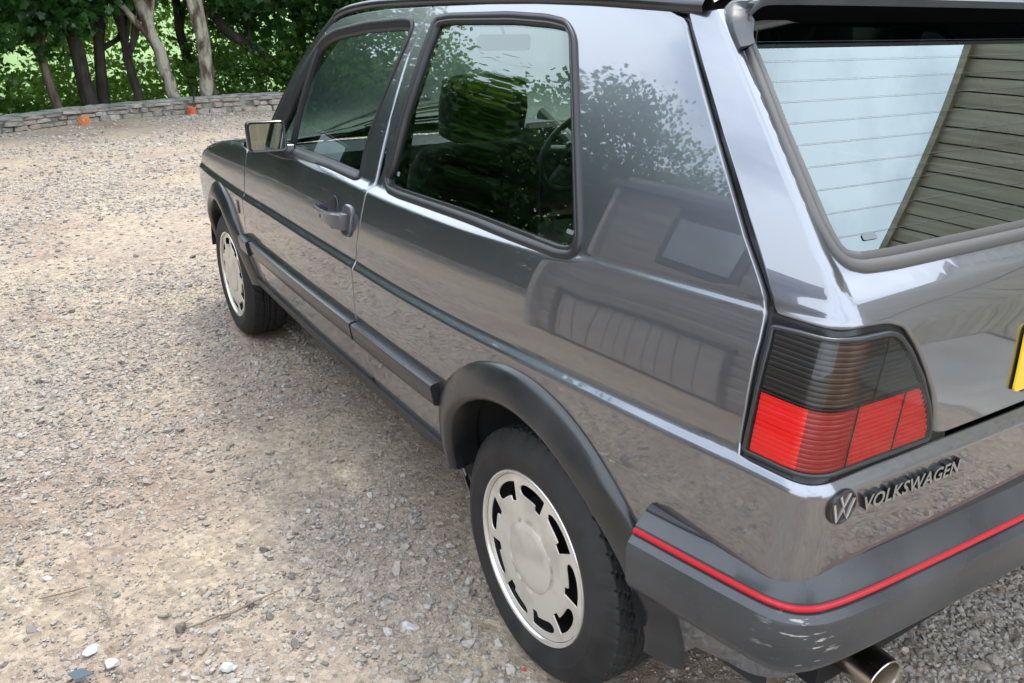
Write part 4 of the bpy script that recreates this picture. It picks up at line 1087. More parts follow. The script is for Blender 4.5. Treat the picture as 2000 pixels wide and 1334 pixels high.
sp_mesh('spoiler_underside', rowsU, mat('shaded_underside', (.004, .004, .004), .9, spec=0), spoil)  # shade under the lip painted in as near-black without specular

# black channel behind the tailgate gap and round the lamps
for nm, F_, aa, zz_, o_ in (('tailgate_channel', P, np.linspace(-.150, -.035, 8), np.linspace(.775, 1.395, 30), -.014), ('lamp_recess', P, np.linspace(-.13, .30, 30), np.linspace(.772, 1.000, 20), -.011)):
    def FO(a, b, F_=F_, o_=o_):
        X, n = normal(F_, np.asarray(a, float), np.asarray(b, float)); return X + o_ * n
    g_ = grid(nm, FO, aa, zz_, mat('gloss_black_channel', (.008, .008, .009), .25), CAR)
    if nm == 'tailgate_channel': chan = g_
    else: lampback = g_

# ---- tail lamps
lamp_o = [(-.107, .974), (-.07, .977), (-.018, .979), (.019, .982), (.090, .980), (.110, .973), (.143, .946), (.190, .898), (.226, .846), (.243, .813), (.245, .790), (.115, .7895), (.007, .7885), (-.11, .788), (-.108, .878)]
lamp_o = fillet(lamp_o, [.006, .01, .01, .01, .02, .015, .01, .01, .01, .01, .006, .01, .01, .006, .01], 3)
LFR = mat('lamp_frame_plastic', (.028, .03, .032), .3)
lamp = band('tail_light', P, lamp_o, [(-.002, -.010), (-.0015, .002), (.001, .0035), (.004, .003), (.0055, .0005), (.006, -.006)], LFR, CAR)
def ribs(pitch, amp):
    def F_(s, z):
        X, n = normal(P, s, z); w = (np.asarray(z) / pitch) % 1.0
        return X + (-.002 + amp * np.sqrt(np.maximum(0, 1 - (2 * w - 1) ** 2)))[..., None] * n
    return F_
def lens(name, s0, s1, zlo, zhi, m, pitch=.0072, amp=.0010, cut=True):
    """ribbed lens block clipped to the lamp's outline"""
    zr_ = np.arange(zlo, zhi + 1e-6, .0011); ss = np.linspace(s0, s1, max(3, int((s1 - s0) / .005)))
    F_ = ribs(pitch, amp); AA, BB = np.meshgrid(ss, zr_, indexing='ij')
    li = ccw(resample(lamp_o, .01)); li = li + .005 * inward(li)
    X, n = normal(F_, AA.ravel(), BB.ravel(), .0004); q = np.stack([AA.ravel(), BB.ravel()], -1); ok = inside(li, q); Fc = []; nb = AA.shape[1]
    for i in range(AA.shape[0] - 1):
        for j in range(nb - 1):
            f = [i * nb + j, (i + 1) * nb + j, (i + 1) * nb + j + 1, i * nb + j + 1]
            if ok[f].all():
                a, b, c = X[f[0]], X[f[1]], X[f[2]]
                Fc.append(tuple(f) if np.cross(b - a, c - a) @ n[f[0]] > 0 else tuple(reversed(f)))
    us = sorted({i for f in Fc for i in f}); mp_ = {k: i for i, k in enumerate(us)}
    return build(name, X[us], [tuple(mp_[i] for i in f) for f in Fc], m, lamp, normals=n[us])
SMOKE = mat('smoked_lens', (.016, .015, .014), .3, spec=.5)
AMB = mat('smoked_amber_bulb', (.060, .024, .012), .3, spec=.5)  # amber bulb behind the smoked lens, put in as lens colour
SMOKE2 = mat('smoked_reversing_lens', (.034, .034, .030), .3, spec=.5)
REDL = mat('red_lens', (.90, .010, .010), .22, spec=.6)  # bright flank, dull corner: the lens's reflections painted in as separate reds
REDD = mat('deep_red_lens', (.36, .008, .010), .25, spec=.6)
REDM = mat('mid_red_lens', (.62, .016, .016), .25, spec=.6)
lens('smoked_lens', -.106, -.006, .889, .979, SMOKE)
lens('amber_bulb_tone', -.006, .052, .889, .981, AMB)
lens('smoked_lens', .052, .0896, .889, .981, SMOKE)
lens('reversing_lens', .0905, .20, .889, .981, SMOKE2, amp=.0006)
lens('red_lens_flank', -.106, -.026, .790, .883, REDL)
lens('red_lens', -.026, .0630, .790, .883, REDD)
lens('red_lens', .0632, .1590, .790, .883, REDM)
lens('red_lens', .1592, .246, .790, .883, REDM)
for nm, q in (('lamp_divider', [(-.108, .886), (.20, .886)]), ('lamp_divider', [(.090, .887), (.090, .978)]), ('lamp_divider', [(.063, .79), (.063, .885)]), ('lamp_divider', [(.159, .79), (.159, .885)])):
    band(nm, P, q, [(-.0008, -.004), (-.0007, .0008), (.0007, .0008), (.0008, -.004)], LFR, lamp, closed=False)
lc = ccw(resample(lamp_o, .01)); lc = lc + .003 * inward(lc)
panel('lens_cover', P, lc, [], glass('clear_lens_cover', (.97, .97, .97), 1.42), lamp, res=.015, off=.0022, edge=.001, wall=False)

# ---- rear bumper
bp_ = [(-.372, .846), (-.473, .826), (-.560, .808), (-.610, .796), (-.640, .778), (-.656, .752), (-.665, .71), (-.672, .638), (-.682, .45), (-.690, .268), (-.694, .1), (-.695, 0)]
bq = fillet([(x, y) for x, y in bp_] + [(x, -y) for x, y in reversed(bp_[:-1])], [0] + [.03] * 21 + [0], 5)
bq = resample(bq, .018, False); bn = -inward(bq, False)
if (bn[len(bn) // 2] @ np.array([-1, 0])) < 0: bn = -bn
def sidek(t): return float(sstep(.0, .20, min(t, 1 - t)))
def bump_prof(t):
    k = sidek(t)
    return [(-.060, .620 + .028 * k), (-.038, .619 + .027 * k), (-.022, .613 + .014 * k), (-.004, .6005), (-.003, .5975), (-.003, .5860), (.004, .5850), (.014, .5765), (.0165, .570), (.014, .503), (.009, .493), (.001, .480), (-.012, .466), (-.045, .455), (-.09, .455)]
BUMP = mat('black_bumper_plastic', (.032, .034, .038), .38, spec=.55)
def _bump():
    noise_color(BUMP, (.030, .032, .036), (.058, .060, .064), 6, 6, .3, .72, rough=(.20, .38), bump=(.10, .0008), bump_scale=500)
    t = BUMP.node_tree; b = bsdf(BUMP); tc = N(t, 'ShaderNodeTexCoord')
    # pale scuffs where the corner has been knocked
    sep = N(t, 'ShaderNodeSeparateXYZ'); t.links.new(tc.outputs['Object'], sep.inputs[0])
    vs = N(t, 'ShaderNodeVectorMath', operation='DISTANCE'); vs.inputs[1].default_value = (-.655, .772, .545); t.links.new(tc.outputs['Object'], vs.inputs[0])
    near = N(t, 'ShaderNodeMapRange'); near.inputs[1].default_value = .075; near.inputs[2].default_value = .02; t.links.new(vs.outputs['Value'], near.inputs[0])
    mp2 = N(t, 'ShaderNodeMapping'); mp2.inputs['Scale'].default_value = (18, 18, 95); t.links.new(tc.outputs['Object'], mp2.inputs[0])
    nz2 = N(t, 'ShaderNodeTexNoise'); nz2.inputs['Scale'].default_value = 1.6; nz2.inputs['Detail'].default_value = 6; t.links.new(mp2.outputs[0], nz2.inputs[0])
    th = N(t, 'ShaderNodeMapRange'); th.inputs[1].default_value = .60; th.inputs[2].default_value = .66; t.links.new(nz2.outputs['Fac'], th.inputs[0])
    mu = N(t, 'ShaderNodeMath', operation='MULTIPLY'); t.links.new(near.outputs[0], mu.inputs[0]); t.links.new(th.outputs[0], mu.inputs[1])
    mx = N(t, 'ShaderNodeMix', data_type='RGBA'); mx.inputs[7].default_value = (.42, .41, .38, 1)
    old = b.inputs['Base Color'].links[0].from_socket
    t.links.new(mu.outputs[0], mx.inputs[0]); t.links.new(old, mx.inputs[6]); t.links.new(mx.outputs[2], b.inputs['Base Color'])
_bump()
bumper = sweep('rear_bumper', bq, bn, bump_prof, BUMP, CAR, deg=28)
sweep('bumper_gap_shade', bq, bn, lambda t: [(-.029, .6165 + .0205 * sidek(t) - .003), (-.0295, .6175 + .0205 * sidek(t) + .001), (-.033, .619 + .024 * sidek(t) + .003), (-.052, .620 + .028 * sidek(t) + .005)], RUBBER, bumper, deg=60, cap=False)  # added black strip standing in for the shadow between bumper and body
stripe = sweep('red_stripe', bq, bn, [(-.0045, .5968), (.0005, .5962), (.0025, .593), (.0025, .590), (.0005, .5868), (-.0045, .5864)], RED, bumper, deg=50)

# ---- wheel arch flares and liners
def arch(name, cx, cz, r0, d0, d1, parent, lowz=None):
    V = []; Fc = []; pr = [(.082, -.004), (.080, .004), (.074, .011), (.064, .0165), (.040, .026), (.020, .0325), (.014, .0325), (.003, .024), (.0, .017), (.006, -.02), (.012, -.06)]
    ang = np.radians(np.linspace(d0, d1, 72)); L = len(pr)
    for a in ang:
        for d, h in pr:
            x = cx + (r0 + d) * math.cos(a); z = cz + (r0 + d) * math.sin(a)
            y = float(ys(x, z)) if z > .30 else float(ys(x, .30))
            V.append((x, y + h * (.92 + .08 * math.sin(a)), z))
    for i in range(len(ang) - 1):
        for j in range(L - 1): Fc.append((i * L + j, i * L + j + 1, (i + 1) * L + j + 1, (i + 1) * L + j))
    Fc += [tuple(range(L)), tuple(reversed(range((len(ang) - 1) * L, len(ang) * L)))]
    return auto(fix_normals(build(name, V, Fc, SATIN, parent)), 50)
rear_arch = arch('wheel_arch_flare', ARC[0], ARC[1], .328, 3, 187, CAR)
front_arch = arch('wheel_arch_flare', AF[0], AF[1], .322, 6, 176, CAR)
for cx in (ARC[0], AF[0]):
    mb = MB(); V = []; n_ = 28
    for y in (.80, .50):
        for i in range(n_ + 1):
            a = math.radians(6 + 168 * i / n_); V.append((cx + .352 * math.cos(a), y, .31 + .352 * math.sin(a)))
    Fc = [(i, i + 1, n_ + 2 + i, n_ + 1 + i) for i in range(n_)]; Fc.append(tuple(range(n_ + 1, 2 * n_ + 2)))
    o = build('wheel_well', V, Fc, DARK, CAR); mirror(o, CAR)

# ---- mouldings
def mould(name, x0, x1, zt, zb_, th, parent, m=TRIM):
    pth = resample([(x0, 0), (x1, 0)], .03, False)[:, 0]; V = []; Fc = []
    for i, x in enumerate(pth):
        zt_ = zt(x); zl_ = zb_(x); h = zt_ - zl_
        for (f, o) in ((1, -.004), (.995, th * .55), (.93, th * .92), (.84, th), (.10, th), (.03, th * .85), (0, th * .5), (0, -.004)):
            z = zl_ + f * h; V.append((x, float(ys(x, z)) + o, z))
    L = 8
    for i in range(len(pth) - 1):
        for j in range(L - 1): Fc.append((i * L + j, i * L + j + 1, (i + 1) * L + j + 1, (i + 1) * L + j))
    Fc += [tuple(range(L)), tuple(reversed(range((len(pth) - 1) * L, len(pth) * L)))]
    return auto(fix_normals(build(name, V, Fc, m, parent)), 40)
m1 = mould('side_moulding', .354, .842, lambda x: .570, lambda x: .510, .024, CAR)
m2 = mould('side_moulding', .854, 1.925, lambda x: .570 - .004 * (x - .85), lambda x: .510 - .004 * (x - .85), .024, CAR)
m3 = mould('side_moulding', 1.936, 2.06, lambda x: .566, lambda x: .503, .034, CAR)
sill = mould('sill_trim', .33, 2.14, lambda x: .372, lambda x: .335, .012, CAR, RUBBER)
for o in (m1, m2, m3, sill): pass

# ---- wheels
def make_tyre():
    prof = []
    for r, y in ((.176, .070), (.183, .080), (.190, .0845), (.196, .087), (.199, .0895), (.206, .0915), (.222, .0955), (.232, .0965), (.234, .0972), (.237, .0965), (.246, .0945), (.258, .0895), (.268, .083), (.275, .0775), (.2800, .0735)): prof.append((r, y))
    nt_ = 40
    for i in range(nt_ + 1):
        y = .0705 - .141 * i / nt_; r = .2885 - .0030 * (abs(y) / .07) ** 3 * 1.6; prof.append((r, y))
    prof += [(r, -y) for r, y in reversed(prof[:15])]
    n = 300; V = np.zeros((len(prof), n, 3)); th = 2 * np.pi * np.arange(n) / n
    for k, (r, y) in enumerate(prof):
        rr = np.full(n, r)
        if 15 <= k <= 15 + nt_:
            g = np.zeros(n)
            for gy in (-.026, .0, .026):
                g += .006 * (abs(y - gy) < .0042)
            ph = (th * 50 / (2 * np.pi) + abs(y) * 18) % 1.0
            g += np.where((ph < .18) & (abs(y) > .030), .0055, 0) + np.where((ph > .5) & (ph < .60) & (abs(y) > .012) & (abs(y) < .05), .003, 0)
            ph2 = (th * 100 / (2 * np.pi) + y * 30) % 1.0
            g += np.where((ph2 < .22) & (abs(y) <= .022) & (abs(y) > .005), .004, 0)
            rr = rr - np.minimum(g, .0065)
        elif k in (12, 13, 14):
            ph = (th * 50 / (2 * np.pi) + abs(y) * 18) % 1.0; rr = rr - np.where(ph < .18, .0025, 0)
        V[k, :, 0] = rr * np.cos(th); V[k, :, 1] = y; V[k, :, 2] = rr * np.sin(th)
    V = V.reshape(-1, 3); K = len(prof); Fc = []
    for k in range(K - 1):
        for j in range(n):
            j2 = (j + 1) % n; Fc.append((k * n + j, k * n + j2, (k + 1) * n + j2, (k + 1) * n + j))
    lowz = -.2835; m_ = V[:, 2] < lowz
    V[:, 1] *= 1 + .06 * np.clip((-V[:, 2] - .18) / .1, 0, 1) * (np.hypot(V[:, 0], V[:, 2]) < .278)
    V[m_, 2] = lowz
    return V, Fc
def make_rim_face():
    loops = []; R = .1862
    t_ = np.linspace(0, 2 * np.pi, 120, endpoint=False); outer = np.stack([R * np.cos(t_), R * np.sin(t_)], -1); holes = []
    for k in range(9):
        a0 = math.radians(90 + 18 - 40 * k)                   # each slot starts deep and square, runs on clockwise, ends rounded
        def pl(r, d): a = a0 - math.radians(d); return (r * math.cos(a), r * math.sin(a))
        h = [pl(.169, 0), pl(.170, 8), pl(.170, 16), pl(.169, 24), pl(.165, 30), pl(.157, 33), pl(.148, 32.5), pl(.142, 29.5), pl(.140, 23), pl(.1395, 16), pl(.139, 10.5), pl(.127, 10.0), pl(.127, 1.5)]
        holes.append(fillet(h, [.003, .01, .01, .01, .008, .008, .006, .006, .01, .01, .002, .002, .002], 2))
    def F_(a, b):
        a = np.asarray(a, float); b = np.asarray(b, float); r = np.hypot(a, b)
        y = np.interp(r, [0, .078, .081, .084, .12, .165, .187], [.002, .001, -.0028, .0012, .0015, -.001, -.004])
        return np.stack([a, y, b], -1)
    return outer, holes, F_
_cent = CENT
CENT = np.array([0, -5, 0])
wheel = empty('wheel'); wheel.parent = CAR
tv, tf = make_tyre()
tyre = auto(fix_normals(build('tyre', tv, tf, TYRE, wheel)), 32); tyre.location = (0, .713, 0)
ro, rh, rF = make_rim_face()
rim = panel('rim', rF, ro, rh, ALLOY, wheel, res=.012, edge=.0008, depth=.0035, step=.006, cols=np.arange(-.18, .181, .011)); rim.location = (0, .7985, 0)
CENT = _cent
mb = MB().lathe([(.1850, -.014), (.1858, -.006), (.1870, -.0015), (.1890, .0030), (.1920, .0050), (.1947, .0048), (.1966, .002), (.1968, -.004), (.1945, -.014), (.19, -.025)], 120)
lip = mb.obj('rim_lip', ALLOY_LIP, wheel, 50, loc=(0, .7985, 0)); fix_normals(lip)
mb = MB().lathe([(.0, .0050), (.03, .0049), (.060, .0044), (.0760, .0036), (.0785, .0020), (.0790, -.004)], 64)
cap = mb.obj('centre_cap', ALLOY, wheel, 50, loc=(0, .7990, 0)); fix_normals(cap)
mb = MB().lathe([(.188, -.012), (.182, -.04), (.172, -.05), (.166, -.14), (.185, -.16)], 48).lathe([(0, -.055), (.10, -.055), (.12, -.06), (.125, -.1)], 40)
barrel = mb.obj('brake_drum', mat('dark_brake_metal', (.008, .008, .008), .7, 0), wheel, 40, loc=(0, .7985, 0)); fix_normals(barrel)
def copy_tree(o, parent):
    c = o.copy(); COL.objects.link(c); c.parent = parent
    for ch in o.children: copy_tree(ch, c)
    return c
wheel.location = (0, 0, .285)
wf = copy_tree(wheel, CAR); wf.location = (2.475, 0, .285); wf.rotation_euler = (0, math.radians(14), 0)
wheel.rotation_euler = (0, math.radians(2), 0)
for x in (0, 2.475):
    w = copy_tree(wheel, CAR); w.location = (x, 0, .285); w.rotation_euler = (0, 0, math.pi)

# ---- door handle
hx, hz = 1.02, .845
hy = lambda x, z: float(ys(x, z))
HND = mat('dark_grey_handle', (.075, .076, .082), .3, coat=.5)
mb = MB(); n_ = 28
ring = [tuple(q) for q in cup_ring]; hc = (hx + .014, hz + .002)
V = [(hc[0] + (x - hc[0]) * 1.05, hy(x, z) + .0005, hc[1] + (z - hc[1]) * 1.05) for x, z in ring]; Fc = []
for k, (f, o) in enumerate(((1.0, .0022), (.94, .001), (.80, -.018))): V += [(hc[0] + (x - hc[0]) * f, hy(x, z) + o, hc[1] + (z - hc[1]) * f) for x, z in ring]
for k in range(3): Fc += [(k * n_ + i, k * n_ + (i + 1) % n_, (k + 1) * n_ + (i + 1) % n_, (k + 1) * n_ + i) for i in range(n_)]
Fc.append(tuple(range(3 * n_, 4 * n_)))
cup = auto(fix_normals(build('handle_cup', V, Fc, mat('handle_cup_grey', (.055, .055, .06), .3), door)), 50)
pl = fillet([(.885, .800), (.958, .800), (.958, .888), (.885, .888)], .028, 6)
V = []; k = len(pl); Fc = []
ctr = pl.mean(0)
for f, o in ((1, 0), (1, .004), (.93, .007), (.86, .0055), (.78, .003)): V += [(c[0], hy(*c) + o, c[1]) for c in (ctr + (pl - ctr) * f)]
for j in range(4): Fc += [(j * k + i, j * k + (i + 1) % k, (j + 1) * k + (i + 1) % k, (j + 1) * k + i) for i in range(k)]
Fc.append(tuple(range(4 * k, 5 * k)))
plate = auto(fix_normals(build('handle_plate', V, Fc, HND, door)), 40)
V = []; Fc = []; L = 8
lev = [(1.155, .834, .850, .0, .006), (1.150, .832, .853, .010, .020), (1.135, .831, .854, .018, .030), (1.08, .830, .854, .022, .036), (1.02, .828, .856, .024, .040), (.975, .824, .860, .020, .041), (.945, .820, .864, .008, .036), (.914, .819, .866, .0, .026), (.908, .820, .864, .0, .016)]
for x, z0, z1, a, b in lev:
    y = hy(x, .84); c = .004
    V += [(x, y + a, z0 + c), (x, y + a, z1 - c), (x, y + a + c * .7, z1), (x, y + b - c, z1), (x, y + b, z1 - c), (x, y + b, z0 + c), (x, y + b - c, z0), (x, y + a + c * .7, z0)]
for i in range(len(lev) - 1):
    for j in range(L): Fc.append((i * L + j, i * L + (j + 1) % L, (i + 1) * L + (j + 1) % L, (i + 1) * L + j))
Fc += [tuple(range(L)), tuple(reversed(range((len(lev) - 1) * L, len(lev) * L)))]
lever = auto(fix_normals(build('door_handle', V, Fc, HND, door)), 40)
mb = MB().lathe([(0, .003), (.005, .003), (.0065, .0015), (.0065, 0)], 20, 'y', (1.035, hy(1.035, .84) + .0375, .841)); mb.obj('key_lock', mat('lock_dark', (.01, .012, .012), .3), door, 40)

# ---- small marks: etched labels on the glass, badge on the wing
ETCH = mat('etched_glass_mark', (.13, .15, .15), .7)
for F_, pl_, o_, par in ((P, [(sx(-.030, 1.003), 1.003), (sx(-.052, 1.003), 1.003), (sx(-.052, 1.011), 1.011), (sx(-.030, 1.011), 1.011)], -.0045, qg), (P, [(sx(.715, .995), .995), (sx(.700, .995), .995), (sx(.700, 1.006), 1.006), (sx(.715, 1.006), 1.006)], -.0045, qg), (P, [(.105, 1.077), (.135, 1.077), (.135, 1.084), (.105, 1.084)], .0005, rwin)):
    panel('etched_mark', F_, fillet(pl_, .003, 3), [], ETCH, par, res=.01, off=o_, edge=.0003, wall=False, step=.003)
panel('wing_badge', S, fillet([(2.108, .640), (2.132, .640), (2.140, .690), (2.116, .690)], .005, 3), [], TRIM, CAR, res=.012, off=.004, edge=.001, depth=.005, step=.006)

# ---- door mirror
mir = empty('wing_mirror'); mir.parent = CAR
def rrect(w, h, r, n=5):
    return fillet([(-w / 2, -h / 2), (w / 2, -h / 2), (w / 2, h / 2), (-w / 2, h / 2)], r, n)
secs = [(.000, .122, .098, .016), (-.002, .118, .094, .015), (.006, .124, .101, .017), (.030, .126, .103, .02), (.060, .112, .092, .022), (.078, .085, .07, .024), (.084, .05, .04, .018)]
secs = [(.004, .106, .082, .010), (-.001, .110, .086, .012), (-.003, .118, .094, .014), (.001, .124, .100, .017), (.030, .126, .102, .02), (.060, .112, .092, .022), (.078, .085, .07, .024), (.084, .05, .04, .018)]
V = []; Fc = []; k = None
for d, w, h, r in secs:
    q = rrect(w, h, r); k = len(q); V += [(d, y, z) for y, z in q]
for j in range(len(secs) - 1): Fc += [(j * k + i, j * k + (i + 1) % k, (j + 1) * k + (i + 1) % k, (j + 1) * k + i) for i in range(k)]
Fc += [tuple(range(k)), tuple(range((len(secs) - 1) * k, len(secs) * k))]
hous = auto(fix_normals(build('mirror_housing', V, Fc, TRIM, mir)), 40)
q = rrect(.106, .082, .010); mgl = build('mirror_glass', [(.0030, y, z) for y, z in q], [tuple(range(len(q)))], mat('mirror_silver', (.36, .38, .36), .02, 1), mir, smooth=False)
for o in (hous, mgl): o.location = (1.500, .848, 1.012); o.rotation_euler = (0, math.radians(4), math.radians(-6))
mb = MB().tube([(1.53, .76, .952), (1.535, .79, .958), (1.53, .83, .972), (1.53, .85, .985)], [.030, .026, .022, .02], 12)
mb.obj('mirror_stalk', TRIM, mir, 50)

# ---- badges on the tail
def skin_text(body, s0, s1, z0, h, depth, m, name, parent, slant=0.0):
    cu = bpy.data.curves.new(name, 'FONT'); cu.body = body; cu.offset = .020; cu.extrude = .5; cu.resolution_u = 3; cu.space_character = 1.05
    t = bpy.data.objects.new('tmp_text', cu); COL.objects.link(t)
    dg_ = bpy.context.evaluated_depsgraph_get(); me = bpy.data.meshes.new_from_object(t.evaluated_get(dg_))
    bpy.data.objects.remove(t)
    co = np.array([tuple(v.co) for v in me.vertices]); lo = co.min(0); hi = co.max(0)
    u = (co - lo) / (hi - lo); s = s0 + u[:, 0] * (s1 - s0) + slant * u[:, 1]; z = z0 + u[:, 1] * h
    X, n = normal(P, s, z); X = X + (u[:, 2] * depth)[:, None] * n
    for i, v in enumerate(me.vertices): v.co = X[i]
    me.update(); me.name = name
    o = link(name, me, m, parent); fix_normals(o); me.polygons.foreach_set('use_smooth', np.zeros(len(me.polygons), bool))
    me.materials.clear(); me.materials.append(m); me.materials.append(mat('badge_side_black', (.012, .012, .013), .4))
    for p_ in me.polygons:
        nn_ = nrm(P, (s0 + s1) / 2, z0 + h / 2); p_.material_index = 0 if abs(float(np.dot(nn_, np.array(p_.normal)))) > .75 else 1
    return o
BADGE = mat('grey_badge_plastic', (.34, .335, .32), .32, .6)
skin_text('VOLKSWAGEN', .100, .318, .7262, .0245, .0065, BADGE, 'badge_lettering', CAR)
emb = empty('emblem'); emb.parent = CAR
def disc(name, c, prof, m, n=40):
    V = []; Fc = []; L = len(prof)
    for r, h in prof:
        a = 2 * np.pi * np.arange(n) / n; X, nn = normal(P, c[0] + r * np.cos(a), c[1] + r * np.sin(a)); V += list(X + h * nn)
    for j in range(L - 1): Fc += [(j * n + i, j * n + (i + 1) % n, (j + 1) * n + (i + 1) % n, (j + 1) * n + i) for i in range(n)]
    Fc.append(tuple(range((L - 1) * n, L * n)))
    return auto(fix_normals(build(name, V, Fc, m, emb)), 40)
EC = (.060, .7450); ER = .0265
disc('emblem_ring', EC, [(ER, -.002), (ER, .003), (ER * .95, .0060), (ER * .87, .0062), (ER * .82, .004), (ER * .6, .0035), (ER * .2, .0035)], mat('emblem_black', (.02, .02, .021), .28))
def stroke(pts, w):
    pts = [np.array(q) for q in pts]; V = []; Fc = []
    for i, q in enumerate(pts):
        t = pts[min(i + 1, len(pts) - 1)] - pts[max(i - 1, 0)]; t = t / np.hypot(*t); nn_ = np.array([-t[1], t[0]])
        sc = 1.25 if 0 < i < len(pts) - 1 else 1
        for sg in (-1, 1):
            e = np.array(EC) + (q + sg * nn_ * w / 2 * sc) * ER; X, n = normal(P, e[0], e[1]); V += [X + .0034 * n, X + .0062 * n]
    for i in range(len(pts) - 1):
        b = i * 4; Fc += [(b + 1, b + 3, b + 7, b + 5), (b, b + 1, b + 5, b + 4), (b + 2, b + 6, b + 7, b + 3)]
    return V, Fc
V = []; Fc = []
for st_ in ([(-.36, .76), (0, .06), (.36, .76)], [(-.74, .42), (-.36, -.74), (0, -.06), (.36, -.74), (.74, .42)]):
    v_, f_ = stroke(st_, .13); Fc += [tuple(i + len(V) for i in f) for f in f_]; V += v_
auto(fix_normals(build('emblem_letters', V, Fc, mat('emblem_silver', (.55, .53, .5), .3, .6), emb)), 30)

# ---- number plate, exhaust, underside
pc = np.linspace(-.26, .26, 14); V = []; Fc = []
pz = (.822, .933)
plm = fillet([(-.22, pz[0]), (.328, pz[0]), (.328, pz[1]), (-.22, pz[1])], .012, 4)
npl = panel('number_plate', PY, plm, [], mat('yellow_number_plate', (.80, .52, .015), .35, coat=.4), CAR, res=.05, off=.007, edge=.001, depth=.004)
plb = fillet([(-.266, pz[0] - .010), (.300, pz[0] - .008), (.300, pz[1] + .018), (-.266, pz[1] + .022)], .01, 3)
panel('plate_surround', PY, plb, [], mat('plate_surround_black', (.015, .015, .016), .35), CAR, res=.05, off=.0035, edge=.001, depth=.006)
ex = MB().lathe([(.039, 0), (.0405, -.0015), (.0405, -.003), (.0398, -.005), (.0392, -.20), (.027, -.23), (.026, -.5)], 36, 'x')
ex.lathe([(.039, 0), (.0365, -.001), (.0355, -.006), (.035, -.16)], 36, 'x')
V = [(-v[0], v[1], v[2]) for v in ex.V]; ex.V = V
exo = ex.obj('exhaust_tailpipe', CHROME, CAR, 50, loc=(-.636, .486, .308)); exo.rotation_euler = (0, math.radians(-3), math.radians(-4))
b_ = MB().lathe([(.0348, -.10), (0, -.11)], 24, 'x'); b_.V = [(-v[0], v[1], v[2]) for v in b_.V]
b_.obj('exhaust_bore', DARK, exo, 50)
noise_color(CHROME, (.42, .36, .29), (.72, .68, .62), 14, 4, .3, .7, rough=(.12, .32))
mb = MB().box((1.2, 0, .30), (3.5, 1.10, .10)).box((1.25, 0, .28), (1.75, 1.40, .10)).box((-.36, .1, .33), (.30, .9, .12))
mb.obj('floor_pan', DARK, CAR)
for xw in (0, 2.475):
    MB().tube([(xw, -.66, .285), (xw, .66, .285)], .03, 10).obj('axle', DARK, CAR)
mb = MB()
for sg in (-1, 1):
    V = []; Fc = []; xs_ = np.linspace(-.56, 2.98, 46); zz = np.linspace(.33, .96, 10)
    for x in xs_:
        for z in zz:
            d = math.hypot(x - (0 if x < 1.2 else 2.475), z - .31); yy = float(ys(x, max(z, .36))) - .03
            if d < .36: yy = min(yy, .50)
            V.append((x, sg * yy, min(z, float(zb(x)) - .015)))
    for i in range(45):
        for j in range(9): Fc.append((i * 10 + j, i * 10 + 10 + j, i * 10 + 11 + j, i * 10 + j + 1))
    mb.add(V, Fc)
mb.obj('inner_body', mat('dark_door_card', (.018, .019, .02), .8), CAR)

# ---- nose, hidden from this side but built
nose = []
yy = np.linspace(-.735, .735, 25); V = []; Fc = []
for z, dx in ((.36, -.10), (.45, -.04), (.60, -.01), (.68, -.015), (.73, -.03), (.765, -.08)):
    for y in yy: V.append((3.16 + dx - .07 * (abs(y) / .735) ** 3, y, z))
for j in range(5):
    for i in range(24): Fc.append((j * 25 + i, j * 25 + i + 1, j * 25 + 26 + i, j * 25 + 25 + i))
auto(fix_normals(build('front_panel', V, Fc, PAINT, CAR)), 40)
fp = [(2.98, .745), (3.06, .73), (3.14, .67), (3.18, .55), (3.22, .3), (3.225, 0)]
fb = resample(fillet(fp + [(x, -y) for x, y in reversed(fp[:-1])], .04, 4), .03, False)[:-1]
fb = resample(fillet(fp + [(x, -y) for x, y in reversed(fp[:-1])], [0] + [.05] * 9 + [0], 4), .03, False); fnn = inward(fb, False)
if fnn[len(fnn) // 2][0] < 0: fnn = -fnn
sweep('front_bumper', fb, fnn, [(-.05, .60), (0, .59), (.015, .57), (.015, .50), (0, .47), (-.05, .46)], BUMP, CAR)
mb = MB().box((3.150, 0, .665), (.02, 1.1, .13))
for k in range(6): mb.box((3.163, 0, .615 + k * .02), (.012, 1.1, .006))
mb.obj('grille', TRIM, CAR)
for y in (.56, -.56):
    hl_ = MB().lathe([(.088, -.02), (.09, .012), (.082, .016), (.075, .010), (.03, .022), (0, .024)], 32, 'x', (3.145, y, .665)); hl_.obj('headlight', mat('headlight_glass', (.5, .52, .54), .08, .6), CAR, 40)

